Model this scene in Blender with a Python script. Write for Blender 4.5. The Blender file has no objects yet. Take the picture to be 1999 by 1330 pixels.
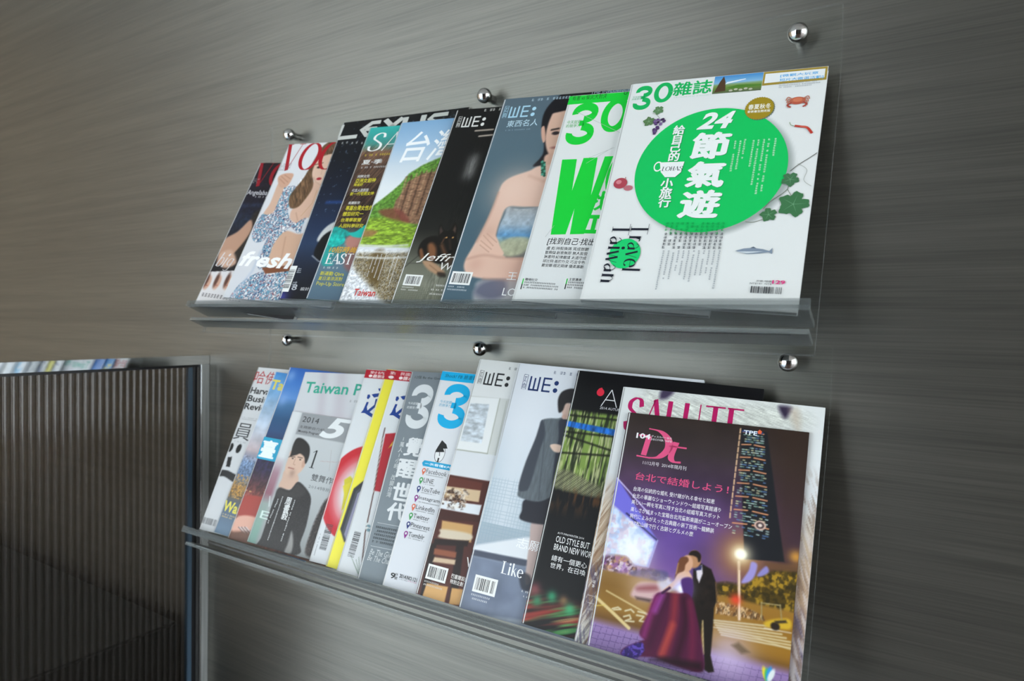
import bpy, bmesh, math, random
import numpy as np
from mathutils import Vector, Matrix
from mathutils.geometry import tessellate_polygon

# ------------------------------------------------------------------ camera
# Place frame: x along the wall to the right, y up, z out of the wall into the room.
# World: X = x, Y = -z, Z = y + ZOFF (floor at Z = 0).
ZOFF = 1.75
def W3(p): return Vector((p[0], -p[2], p[1] + ZOFF))
CAM = np.array([0.90437939, -0.30329421, 0.76006436])
ROT = np.array([[0.84709183, 0.01843638, -0.53112667],
                [-0.03004236, 0.99946118, -0.0132213],
                [0.53059673, 0.02715595, 0.84718927]])
FPX, CX, CY = 1295.87, 999.5, 665.0
scene = bpy.context.scene
col = scene.collection
cam = bpy.data.cameras.new('camera')
cam_o = bpy.data.objects.new('camera', cam); col.objects.link(cam_o)
ax = [Vector((r[0], -r[2], r[1])) for r in ROT]
M = Matrix(((ax[0].x, ax[1].x, ax[2].x), (ax[0].y, ax[1].y, ax[2].y), (ax[0].z, ax[1].z, ax[2].z))).to_4x4()
M.translation = W3(CAM)
cam_o.matrix_world = M
cam.sensor_width = 36.0; cam.sensor_fit = 'HORIZONTAL'
cam.lens = FPX * 36.0 / 1999.0
cam.clip_start = 0.02
cam.dof.use_dof = True; cam.dof.focus_distance = 0.74; cam.dof.aperture_fstop = 5.6
scene.camera = cam_o

# ------------------------------------------------------------------ light
world = bpy.data.worlds.new('world'); scene.world = world
world.use_nodes = True
bg = world.node_tree.nodes['Background']
# overcast daylight entering through the open glass front of the room, left and behind the viewer
bg.inputs[0].default_value = (0.90, 0.965, 1.0, 1); bg.inputs[1].default_value = 4.25
scene.view_settings.view_transform = 'Standard'
scene.view_settings.look = 'None'
scene.view_settings.gamma = 1.0
scene.view_settings.use_curve_mapping = False
scene.view_settings.exposure = 0.52

# ------------------------------------------------------------------ helpers
def lin(c):
    c = np.asarray(c, float)
    return np.where(c <= 0.04045, c / 12.92, ((c + 0.055) / 1.055) ** 2.4)
def hx(s): return np.array([int(s[i:i + 2], 16) / 255.0 for i in (0, 2, 4)])
def lhx(s): return tuple(lin(hx(s))) + (1.0,)

def mat(name, base='808080', rough=0.5, metal=0.0, spec=0.5, **kw):
    m = bpy.data.materials.new(name); m.use_nodes = True
    b = m.node_tree.nodes['Principled BSDF']
    b.inputs['Base Color'].default_value = lhx(base)
    b.inputs['Roughness'].default_value = rough
    b.inputs['Metallic'].default_value = metal
    b.inputs['Specular IOR Level'].default_value = spec
    for k, v in kw.items(): b.inputs[k.replace('_', ' ')].default_value = v
    return m
def mesh_obj(name, verts, faces, material, parent=None, smooth=False):
    me = bpy.data.meshes.new(name)
    me.from_pydata([tuple(v) for v in verts], [], [tuple(f) for f in faces]); me.update()
    if smooth:
        for p in me.polygons: p.use_smooth = True
    o = bpy.data.objects.new(name, me); col.objects.link(o)
    if material: me.materials.append(material)
    if parent: o.parent = parent
    return o
def empty(name, loc=(0, 0, 0)):
    o = bpy.data.objects.new(name, None); o.empty_display_size = 0.05
    o.location = loc; col.objects.link(o); return o
def tag(o, label, cat, group=None):
    o['label'] = label; o['category'] = cat
    if group: o['group'] = group
    return o
def bm_obj(name, bm, material, parent=None, smooth=False):
    me = bpy.data.meshes.new(name); bm.to_mesh(me); bm.free()
    if smooth:
        for p in me.polygons: p.use_smooth = True
    o = bpy.data.objects.new(name, me); col.objects.link(o)
    me.materials.append(material)
    if parent: o.parent = parent
    return o
def bbox_bm(x0, x1, y0, y1, z0, z1, bevel=0.0, bm=None):
    bm = bm or bmesh.new()
    r = bmesh.ops.create_cube(bm, size=1)
    for v in r['verts']:
        v.co = Vector((x0 + (v.co.x + .5) * (x1 - x0), y0 + (v.co.y + .5) * (y1 - y0), z0 + (v.co.z + .5) * (z1 - z0)))
    if bevel > 0:
        es = list({e for v in r['verts'] for e in v.link_edges})
        bmesh.ops.bevel(bm, geom=es, offset=bevel, segments=2, affect='EDGES')
    return bm
def box(name, x0, x1, y0, y1, z0, z1, material, parent=None, bevel=0.0):
    return bm_obj(name, bbox_bm(min(x0, x1), max(x0, x1), min(y0, y1), max(y0, y1), min(z0, z1), max(z0, z1), bevel), material, parent)

# ------------------------------------------------------------------ materials
def brushed(name, dark, light, axis_scale, rough, metal, tangent_uv=False, aniso=0.0):
    m = bpy.data.materials.new(name); m.use_nodes = True
    nt = m.node_tree; b = nt.nodes['Principled BSDF']
    tc = nt.nodes.new('ShaderNodeTexCoord')
    def noise(scale, ns, detail, dist=0.0):
        mp = nt.nodes.new('ShaderNodeMapping'); mp.inputs['Scale'].default_value = scale
        nt.links.new(tc.outputs['Object'], mp.inputs[0])
        n = nt.nodes.new('ShaderNodeTexNoise'); n.inputs['Scale'].default_value = ns
        n.inputs['Detail'].default_value = detail; n.inputs['Distortion'].default_value = dist
        nt.links.new(mp.outputs[0], n.inputs['Vector']); return n
    fine = noise([s * 1.0 for s in axis_scale], 12, 6)
    wide = noise([s * 0.22 for s in axis_scale], 6, 4, 0.25)
    mix = nt.nodes.new('ShaderNodeMath'); mix.operation = 'MULTIPLY_ADD'
    mix.inputs[1].default_value = 0.55
    nt.links.new(fine.outputs['Fac'], mix.inputs[0])
    sc = nt.nodes.new('ShaderNodeMath'); sc.operation = 'MULTIPLY'; sc.inputs[1].default_value = 0.45
    nt.links.new(wide.outputs['Fac'], sc.inputs[0]); nt.links.new(sc.outputs[0], mix.inputs[2])
    cr = nt.nodes.new('ShaderNodeValToRGB')
    cr.color_ramp.elements[0].position = 0.36; cr.color_ramp.elements[0].color = lhx(dark)
    cr.color_ramp.elements[1].position = 0.62; cr.color_ramp.elements[1].color = lhx(light)
    nt.links.new(mix.outputs[0], cr.inputs[0]); nt.links.new(cr.outputs[0], b.inputs['Base Color'])
    mr = nt.nodes.new('ShaderNodeMapRange'); mr.inputs[1].default_value = 0.3; mr.inputs[2].default_value = 0.7
    mr.inputs[3].default_value = rough - 0.02; mr.inputs[4].default_value = rough + 0.03
    nt.links.new(fine.outputs['Fac'], mr.inputs[0]); nt.links.new(mr.outputs[0], b.inputs['Roughness'])
    bp = nt.nodes.new('ShaderNodeBump'); bp.inputs['Strength'].default_value = 0.02; bp.inputs['Distance'].default_value = 0.0006
    nt.links.new(fine.outputs['Fac'], bp.inputs['Height']); nt.links.new(bp.outputs[0], b.inputs['Normal'])
    b.inputs['Metallic'].default_value = metal
    if tangent_uv:
        b.inputs['Anisotropic'].default_value = aniso; b.inputs['Anisotropic Rotation'].default_value = 0.25   # light spreads across the grain
        tg = nt.nodes.new('ShaderNodeTangent'); tg.direction_type = 'UV_MAP'
        nt.links.new(tg.outputs[0], b.inputs['Tangent'])
    return m
M_WALL = brushed('brushed_laminate', '6b6a65', '7f7d76', (0.55, 1, 40.0), 0.44, 0.86, True, 0.75)
M_STEEL = brushed('brushed_steel', 'a4a8a8', 'c6cacb', (14, 14, 0.6), 0.34, 0.6)
M_POLISH = mat('polished_steel', 'c9ccce', 0.05, 1.0)
M_CHROME = mat('chrome', 'd8dadb', 0.035, 1.0)
M_DARKGAP = mat('dark_gap', '0b0c0f', 0.4)
M_BLUEEDGE = mat('glass_edge', '3b4f60', 0.15, 0.0, 0.7)
M_FLOOR = mat('pale_floor', 'bccddb', 0.35)
M_DARKFLOOR = mat('dark_floor_half', '43332a', 0.45)
M_CEIL = mat('ceiling_paint', 'cfc8bf', 0.8)
M_BENCH = mat('dark_blue_laminate', '20282d', 0.45)

def thin_clear(name, tint, ior, rough, boost=0.0, haze=None, hz=0.0, shine=1.0):
    m = bpy.data.materials.new(name); m.use_nodes = True
    nt = m.node_tree; nt.nodes.remove(nt.nodes['Principled BSDF'])
    out = nt.nodes['Material Output']
    tr = nt.nodes.new('ShaderNodeBsdfTransparent'); tr.inputs[0].default_value = tint
    gl = nt.nodes.new('ShaderNodeBsdfGlossy'); gl.inputs['Roughness'].default_value = rough
    gl.inputs[0].default_value = (shine, shine, shine, 1)
    lw = nt.nodes.new('ShaderNodeLayerWeight'); lw.inputs['Blend'].default_value = 0.5
    pw = nt.nodes.new('ShaderNodeMath'); pw.operation = 'POWER'; pw.inputs[1].default_value = 5.0
    f0 = ((ior - 1) / (ior + 1)) ** 2
    fr = nt.nodes.new('ShaderNodeMath'); fr.operation = 'MULTIPLY_ADD'; fr.inputs[1].default_value = 1 - f0; fr.inputs[2].default_value = f0
    nt.links.new(lw.outputs['Facing'], pw.inputs[0]); nt.links.new(pw.outputs[0], fr.inputs[0])
    fac = fr.outputs[0]
    if boost:
        ad = nt.nodes.new('ShaderNodeMath'); ad.operation = 'ADD'; ad.inputs[1].default_value = boost
        nt.links.new(fac, ad.inputs[0]); fac = ad.outputs[0]
    mx = nt.nodes.new('ShaderNodeMixShader')
    if haze:        # body colour of tinted, slightly cloudy glass
        df = nt.nodes.new('ShaderNodeBsdfDiffuse'); df.inputs[0].default_value = lhx(haze)
        m0 = nt.nodes.new('ShaderNodeMixShader'); m0.inputs[0].default_value = hz
        nt.links.new(tr.outputs[0], m0.inputs[1]); nt.links.new(df.outputs[0], m0.inputs[2]); tr = m0
    nt.links.new(fac, mx.inputs[0]); nt.links.new(tr.outputs[0], mx.inputs[1]); nt.links.new(gl.outputs[0], mx.inputs[2])
    nt.links.new(mx.outputs[0], out.inputs[0])
    return m
M_ACRYL = thin_clear('clear_acrylic', (0.985, 0.992, 0.988, 1), 1.14, 0.10, 0.0, None, 0.0, 0.45)
M_LEDGE = thin_clear('ledge_acrylic', (0.86, 0.88, 0.88, 1), 1.25, 0.30, 0.0, '666b6c', 0.30, 0.6)
M_SMOKE = thin_clear('smoked_reeded_glass', (0.54, 0.515, 0.49, 1), 1.42, 0.08, 0.0, '3a342f', 0.08)
def edge_mat():
    m = mat('polished_acrylic_edge', 'b9c2c2', 0.15, 0.0, 0.5)
    b = m.node_tree.nodes['Principled BSDF']
    b.inputs['Alpha'].default_value = 0.20
    return m
M_EDGE = edge_mat()
M_SEAM = mat('dark_glue_seam', '17191a', 0.35)

def print_mat():
    m = bpy.data.materials.new('printed_paper'); m.use_nodes = True
    nt = m.node_tree; b = nt.nodes['Principled BSDF']
    a = nt.nodes.new('ShaderNodeAttribute'); a.attribute_name = 'ink'
    nt.links.new(a.outputs['Color'], b.inputs['Base Color'])
    b.inputs['Roughness'].default_value = 0.36; b.inputs['Specular IOR Level'].default_value = 0.26
    return m
M_PRINT = print_mat()
def pages_mat():
    m = mat('page_block', 'cfd2d0', 0.7)
    nt = m.node_tree; b = nt.nodes['Principled BSDF']
    tc = nt.nodes.new('ShaderNodeTexCoord')
    mp = nt.nodes.new('ShaderNodeMapping'); mp.inputs['Scale'].default_value = (3, 3, 3500)
    n = nt.nodes.new('ShaderNodeTexNoise'); n.inputs['Scale'].default_value = 1.0; n.inputs['Detail'].default_value = 3
    cr = nt.nodes.new('ShaderNodeValToRGB')
    cr.color_ramp.elements[0].position = 0.35; cr.color_ramp.elements[0].color = lhx('9a9d9c')
    cr.color_ramp.elements[1].position = 0.6; cr.color_ramp.elements[1].color = lhx('dcdedd')
    nt.links.new(tc.outputs['Object'], mp.inputs[0]); nt.links.new(mp.outputs[0], n.inputs['Vector'])
    nt.links.new(n.outputs['Fac'], cr.inputs[0]); nt.links.new(cr.outputs[0], b.inputs['Base Color'])
    return m
M_PAGES = pages_mat()

# ------------------------------------------------------------------ the setting
def struct(o): o['kind'] = 'structure'; return o
def wall_plane():
    x0, x1, z0, z1 = -2.6, 3.2, 0.0, 2.75
    bm = bbox_bm(x0, x1, 0.0, 0.08, z0, z1)
    uv = bm.loops.layers.uv.new('UVMap')
    for f in bm.faces:
        for l in f.loops: l[uv].uv = (l.vert.co.x, l.vert.co.z)
    return bm_obj('wall_back', bm, M_WALL)
struct(wall_plane())
struct(box('floor', -9.0, 0.0, -10.0, 0.0, -0.06, 0.0, M_FLOOR))
struct(box('floor', 0.0, 8.0, -10.0, 0.0, -0.06, 0.0, M_DARKFLOOR))  # unseen dark half of the floor, added to darken the wall's right-hand reflection
M_LEFT = mat('warm_wood_wall', 'd6bb9c', 0.6)
M_RIGHT = mat('grey_plaster', 'a8a4a0', 0.8)
M_REAR = mat('dark_brown_wall', '2c2420', 0.7)
struct(box('wall_left', -2.68, -2.6, -2.3, 0.0, 0.0, 2.75, M_LEFT))  # unseen wall, extended to warm and dim the back wall's left-hand reflection
struct(box('wall_right', 3.2, 3.28, -4.2, -2.6, 0.0, 2.75, M_RIGHT))
struct(box('wall_front', -0.3, 3.2, -4.28, -4.2, 0.0, 2.75, M_REAR))
struct(box('ceiling', -2.6, 3.2, -4.2, 0.0, 2.75, 2.81, M_CEIL))

# ------------------------------------------------------------------ reeded glass partition (plane x = -0.246)
PX = -0.246
def part_box(name, ya, yb, za, zb, xa, xb, m, parent, bev=0.0):
    """x from xa to xb, place-height ya..yb, distance from wall za..zb (local to the thing's base)."""
    return box(name, xa, xb, -za, -zb, ya + ZOFF, yb + ZOFF, m, parent, bev)
part = empty('glass_partition', (0, 0, 0))
tag(part, 'steel-framed partition of dark reeded glass standing out from the wall beside the racks', 'partition')
TOPY, ZEND = -0.376, 0.36
part_box('top_rail', TOPY - 0.0165, TOPY, 0.0, ZEND, PX - 0.030, PX, M_POLISH, part, 0.0008)['label'] = 'mirror-polished steel top rail'
part_box('wall_stile', -ZOFF + 0.0, TOPY - 0.0165, 0.0, 0.0145, PX - 0.030, PX, M_STEEL, part, 0.0006)
part_box('stile_lip', -ZOFF + 0.0, TOPY - 0.0165, 0.0145, 0.0175, PX - 0.004, PX + 0.001, M_POLISH, part, 0.0004)
part_box('gap_shade', -ZOFF + 0.0, TOPY - 0.0165, 0.0175, 0.030, PX - 0.026, PX - 0.012, M_DARKGAP, part)  # dark strip standing in for the shaded gap between stile and glass
part_box('top_dark_line', TOPY - 0.0215, TOPY - 0.0165, 0.0175, ZEND, PX - 0.022, PX - 0.004, M_DARKGAP, part)  # dark line above the glass
part_box('glass_edge', -ZOFF + 0.06, TOPY - 0.0215, 0.030, 0.0385, PX - 0.016, PX - 0.005, M_BLUEEDGE, part, 0.001)
part_box('bottom_rail', -ZOFF, -ZOFF + 0.06, 0.0145, ZEND, PX - 0.030, PX, M_STEEL, part)
def reeds():
    pitch, amp, n = 0.0112, 0.0022, 12
    zs, xs = [], []
    count = int((ZEND - 0.0385) / pitch)
    for k in range(count):
        for j in range(n):
            t = j / n
            zs.append(0.0385 + (k + t) * pitch)
            xs.append(PX - 0.0075 + amp * math.sqrt(max(0.0, 1 - (2 * t - 1) ** 2)))
    zs.append(0.0385 + count * pitch); xs.append(PX - 0.0075)
    v, f = [], []
    lo, hi = 0.06, TOPY - 0.0215 + ZOFF
    m = len(zs)
    for z, x in zip(zs, xs): v += [(x, -z, lo), (x, -z, hi)]
    for i in range(m - 1): f.append((2 * i, 2 * i + 1, 2 * i + 3, 2 * i + 2))
    b = len(v)
    for z in (zs[0], zs[-1]): v += [(PX - 0.014, -z, lo), (PX - 0.014, -z, hi)]
    f.append((b, b + 2, b + 3, b + 1))
    o = mesh_obj('reeded_pane', v, f, M_SMOKE, part, True)
    for i, p in enumerate(o.data.polygons):
        if i == m - 1: p.use_smooth = False
    return o
reeds()
bench = box('low_plinth', -1.6, PX - 0.05, -0.03, -0.36, 0.0, -0.887 + ZOFF, M_BENCH, None, 0.004)
tag(bench, 'low dark plinth behind the reeded glass', 'plinth')

# ------------------------------------------------------------------ acrylic racks
TH = math.radians(23.896)
XL, XR = -0.0526, 0.8223
ROWS = [dict(y=0.0, t=0.0239, b=0.0347, ledge=0.2885), dict(y=-0.33947, t=0.0171, b=0.0272, ledge=0.3025)]
SDN = np.array([0, -math.cos(TH), math.sin(TH)])
NRM = np.array([0, math.sin(TH), math.cos(TH)])
Z0 = 0.012
def org(row): return np.array([0.0, ROWS[row]['y'] - ROWS[row]['b'], Z0])
def sp(row, x, s, h): return org(row) + np.array([x, 0, 0]) + SDN * s + NRM * h

def extrude_profile(name, pts, x0, x1, m_face, m_edge, parent, origin, edge_ids=()):
    """pts: list of (y,z) place coordinates, closed polygon; extruded along x. Faces listed in edge_ids and both ends take m_edge."""
    n = len(pts)
    v = [tuple(W3((x0, p[0], p[1])) - origin) for p in pts] + [tuple(W3((x1, p[0], p[1])) - origin) for p in pts]
    f = [(i, (i + 1) % n, n + (i + 1) % n, n + i) for i in range(n)]
    o = mesh_obj(name, v, f, m_face, parent)
    o.data.materials.append(m_edge)
    for i in edge_ids: o.data.polygons[i].material_index = 1
    # end caps, triangulated
    tris = tessellate_polygon([[Vector((p[0], p[1], 0)) for p in pts]])
    bm = bmesh.new(); bm.from_mesh(o.data); bm.verts.ensure_lookup_table()
    for t in tris:
        for off in (0, n):
            try:
                fc = bm.faces.new([bm.verts[i + off] for i in t]); fc.material_index = 1
            except ValueError: pass
    bmesh.ops.recalc_face_normals(bm, faces=bm.faces[:])
    bm.to_mesh(o.data); bm.free()
    return o
def yz(row, s, h):
    p = sp(row, 0, s, h); return (p[1], p[2])
def bolt(row, x, parent, origin):
    y = ROWS[row]['y']
    rings = [(0.0062, 0.0), (0.0062, Z0 + 0.0055), (0.0092, Z0 + 0.0056), (0.0100, Z0 + 0.0075), (0.0101, Z0 + 0.0100)]
    for k in range(1, 7):
        a = k / 6 * math.pi / 2
        rings.append((0.0101 * math.cos(a) + 1e-5, Z0 + 0.0100 + 0.0085 * math.sin(a)))
    N = 28
    def lathe(rs):
        v, f = [], []
        for r, z in rs:
            for j in range(N):
                a = 2 * math.pi * j / N
                v.append(tuple(W3((x + r * math.cos(a), y + r * math.sin(a), z)) - origin))
        for i in range(len(rs) - 1):
            for j in range(N):
                f.append((i * N + j, i * N + (j + 1) % N, (i + 1) * N + (j + 1) % N, (i + 1) * N + j))
        return v, f
    b = mesh_obj('standoff_bolt', *lathe(rings[:2]), M_CHROME, parent, True)
    mesh_obj('dome_cap', *lathe(rings[2:]), M_CHROME, b, True)
    return b
def rack(row, label):
    R = ROWS[row]; y0 = R['y']; th = 0.005
    base = W3(sp(row, XL, 0.32, 0.0))
    root = empty('acrylic_magazine_rack', base); tag(root, label, 'magazine rack', 'acrylic racks on the wall')
    top = y0 + R['t']; bend = y0 - R['b']
    front = [(top, Z0 + th)]
    # gentle bend, front side, then down the sheet
    for k in range(5):
        a = TH * k / 4
        front.append((bend + 0.006 - 0.012 * k / 4, Z0 + th + 0.012 * (1 - math.cos(a)) * 0.5 + 0.0))
    front.append(yz(row, 0.020, 0.0)); end_s = R['ledge'] + 0.030
    front.append(yz(row, end_s, 0.0)); back = [yz(row, end_s, -th), yz(row, 0.020, -th)]
    for k in range(4, -1, -1):
        a = TH * k / 4
        back.append((bend + 0.004 - 0.012 * k / 4, Z0 + 0.012 * (1 - math.cos(a)) * 0.5))
    back.append((top, Z0))
    prof = front + back; n = len(prof)
    extrude_profile('back_panel', prof, XL, XR, M_ACRYL, M_EDGE, root, base, (len(front) - 1, n - 1))
    L = R['ledge']
    pr = [yz(row, L, 0.0002), yz(row, L, 0.036), yz(row, L + 0.005, 0.036), yz(row, L + 0.005, 0.0002)]
    extrude_profile('ledge', pr, XL, XR - 0.002, M_LEDGE, M_EDGE, root, base, (1,))
    pr = [yz(row, L - 0.004, 0.0361), yz(row, L - 0.004, 0.0400), yz(row, L + 0.005, 0.0400), yz(row, L + 0.005, 0.0361)]
    extrude_profile('front_lip', pr, XL - 0.001, XR - 0.001, M_LEDGE, M_EDGE, root, base, (0, 2))
    pr = [yz(row, L + 0.018, 0.0002), yz(row, L + 0.018, 0.026), yz(row, L + 0.0225, 0.026), yz(row, L + 0.0225, 0.0002)]
    extrude_profile('stiffener_bar', pr, XL, XR - 0.002, M_LEDGE, M_EDGE, root, base, (1,))
    pr = [yz(row, L + 0.0105, 0.0002), yz(row, L + 0.0105, 0.0032), yz(row, L + 0.0130, 0.0032), yz(row, L + 0.0130, 0.0002)]
    extrude_profile('glue_seam', pr, XL + 0.02, XR - 0.02, M_SEAM, M_SEAM, root, base)
    for i in range(3): bolt(row, i * 0.39077, root, base)
    return root
rack(0, 'upper clear acrylic wall rack holding the higher row of magazines')
rack(1, 'lower clear acrylic wall rack below the other, holding the second row of magazines')

# name, rack row, base x, base s, turn (deg), width, height, thickness, lift, lean
POSES = [
    ('U1', 0, -0.0565, 0.2868, 3.57, 0.213, 0.2615, 0.006, 0.0218, 0.1),
    ('U2', 0, 0.0102, 0.274, 1.93, 0.213, 0.2748, 0.007, 0.0226, 0.1),
    ('U3', 0, 0.1365, 0.2758, -1.41, 0.225, 0.3019, 0.004, 0.023, 0.1),
    ('U4', 0, 0.1902, 0.2757, 0.53, 0.21, 0.2816, 0.004, 0.0224, 0.1),
    ('U5', 0, 0.2541, 0.2794, 0.05, 0.21, 0.2837, 0.0045, 0.0215, 0.1),
    ('U6', 0, 0.3464, 0.2831, 1.54, 0.22, 0.2903, 0.005, 0.0225, 0.1),
    ('U7', 0, 0.422, 0.2812, 1.55, 0.2218, 0.2911, 0.005, 0.0227, 0.1),
    ('U8', 0, 0.5201, 0.28, 1.66, 0.21, 0.2748, 0.006, 0.0215, 0.1),
    ('U9', 0, 0.602, 0.2791, 1.04, 0.205, 0.2742, 0.007, 0.0208, 0.1),
    ('L1', 1, -0.0411, 0.2986, -1.12, 0.205, 0.2681, 0.004, 0.0169, 0.08),
    ('L2', 1, -0.0052, 0.2961, 1.4, 0.19, 0.26, 0.0025, 0.0191, 0.08),
    ('L3', 1, 0.0321, 0.2986, 0.11, 0.205, 0.2718, 0.0025, 0.0201, 0.08),
    ('L4', 1, 0.0888, 0.2941, -3.37, 0.2, 0.2613, 0.003, 0.0208, 0.08),
    ('L5', 1, 0.0805, 0.2954, -0.13, 0.16, 0.1969, 0.002, 0.0248, 0.08),
    ('L6', 1, 0.2073, 0.2967, -1.63, 0.205, 0.2761, 0.003, 0.0192, 0.09),
    ('L7', 1, 0.2392, 0.2969, -0.17, 0.205, 0.2784, 0.002, 0.0202, 0.09),
    ('L8', 1, 0.2622, 0.2982, -0.42, 0.205, 0.2786, 0.0025, 0.0217, 0.09),
    ('L9', 1, 0.3027, 0.3008, -2.5, 0.21, 0.2806, 0.004, 0.023, 0.09),
    ('L10', 1, 0.3458, 0.2985, -0.14, 0.21, 0.2813, 0.005, 0.0236, 0.09),
    ('L11', 1, 0.3992, 0.2969, 0.46, 0.22, 0.2995, 0.004, 0.0252, 0.09),
    ('L12', 1, 0.4623, 0.2978, 0.07, 0.2325, 0.2978, 0.004, 0.025, 0.09),
    ('L13', 1, 0.5444, 0.2949, 0.52, 0.2122, 0.2905, 0.0045, 0.0231, 0.09),
    ('L14', 1, 0.6076, 0.2969, 0.23, 0.2111, 0.2759, 0.004, 0.0234, 0.09),
    ('L15', 1, 0.6236, 0.2968, -0.4, 0.1859, 0.2451, 0.003, 0.0276, 0.09),
]

# ------------------------------------------------------------------ print engine
_tc = bpy.data.curves.new('lettering_source', 'FONT'); _tc.fill_mode = 'FRONT'
_to = bpy.data.objects.new('lettering_source', _tc); col.objects.link(_to)
_cache = {}; _rise = {}
def glyphs(body, bold=0.0, res=2, shear=0.0):
    k = (body, bold, res, shear)
    if k in _cache: return _cache[k]
    _tc.body = body; _tc.offset = bold; _tc.resolution_u = res; _tc.shear = shear
    cjk = bold > 0 and any(ord(ch) > 0x2e80 for ch in body)
    if cjk: _tc.offset = 0.0
    m = _to.to_mesh()
    v = np.array([q.co[:2] for q in m.vertices]).reshape(-1, 2)
    f = [tuple(p.vertices) for p in m.polygons]
    _to.to_mesh_clear()
    if cjk and len(v):      # heavier strokes: the sign struck again, slightly shifted
        n = len(v); vs, fs = [v], list(f)
        for j, (dx, dy) in enumerate(((1, 0), (-1, 0), (0, 1), (0, -1)) if bold < .03 else ((1, .5), (-1, .5), (1, -.5), (-1, -.5), (0, 1), (0, -1), (1.4, 0), (-1.4, 0))):
            vs.append(v + np.array([dx, dy]) * bold * .75); fs += [tuple(i + n * (j + 1) for i in q) for q in f]
        v = np.vstack(vs); f = fs
        _rise[k] = n
    _cache[k] = (v, f); return v, f

def _h(ix, iy, s):
    n = (ix * 374761393 + iy * 668265263 + s * 974634777) & 0xffffffff
    n = ((n ^ (n >> 13)) * 1274126177) & 0xffffffff
    return ((n ^ (n >> 16)) & 0xffff) / 65535.0
def vnoise(x, y, s=0):
    xi = np.floor(x).astype(np.int64); yi = np.floor(y).astype(np.int64)
    a = x - xi; b = y - yi; a = a * a * (3 - 2 * a); b = b * b * (3 - 2 * b)
    return (_h(xi, yi, s) * (1 - a) + _h(xi + 1, yi, s) * a) * (1 - b) + (_h(xi, yi + 1, s) * (1 - a) + _h(xi + 1, yi + 1, s) * a) * b
def fbm(x, y, s=0): return (vnoise(x, y, s) * 4 + vnoise(2 * x, 2 * y, s + 1) * 2 + vnoise(4 * x, 4 * y, s + 2)) / 7

def catmull(pts, closed, n=6):
    P = np.array(pts, float); N = len(P); out = []
    rng = range(N) if closed else range(N - 1)
    for i in rng:
        if closed: p0, p1, p2, p3 = P[i - 1], P[i], P[(i + 1) % N], P[(i + 2) % N]
        else: p0, p1, p2, p3 = P[max(i - 1, 0)], P[i], P[i + 1], P[min(i + 2, N - 1)]
        for k in range(n):
            t = k / n
            out.append(0.5 * (2 * p1 + (p2 - p0) * t + (2 * p0 - 5 * p1 + 4 * p2 - p3) * t * t + (3 * p1 - p0 - 3 * p2 + p3) * t ** 3))
    if not closed: out.append(P[-1])
    return np.array(out)

SPLIT = {'title_lettering', 'cover_lines', 'headline', 'artwork', 'small_print', 'issue_lettering', 'price', 'network_list', 'band_lettering', 'label_lettering', 'seal_lettering', 'lettering', 'rule_line'}
SINGLE = {'cover_lines': 'cover_line', 'artwork': 'printed_shape', 'network_list': 'list_entry', 'price': 'issue_print', 'map_pins': 'map_pin'}
POSE = {p[0]: p[1:] for p in POSES}

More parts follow.
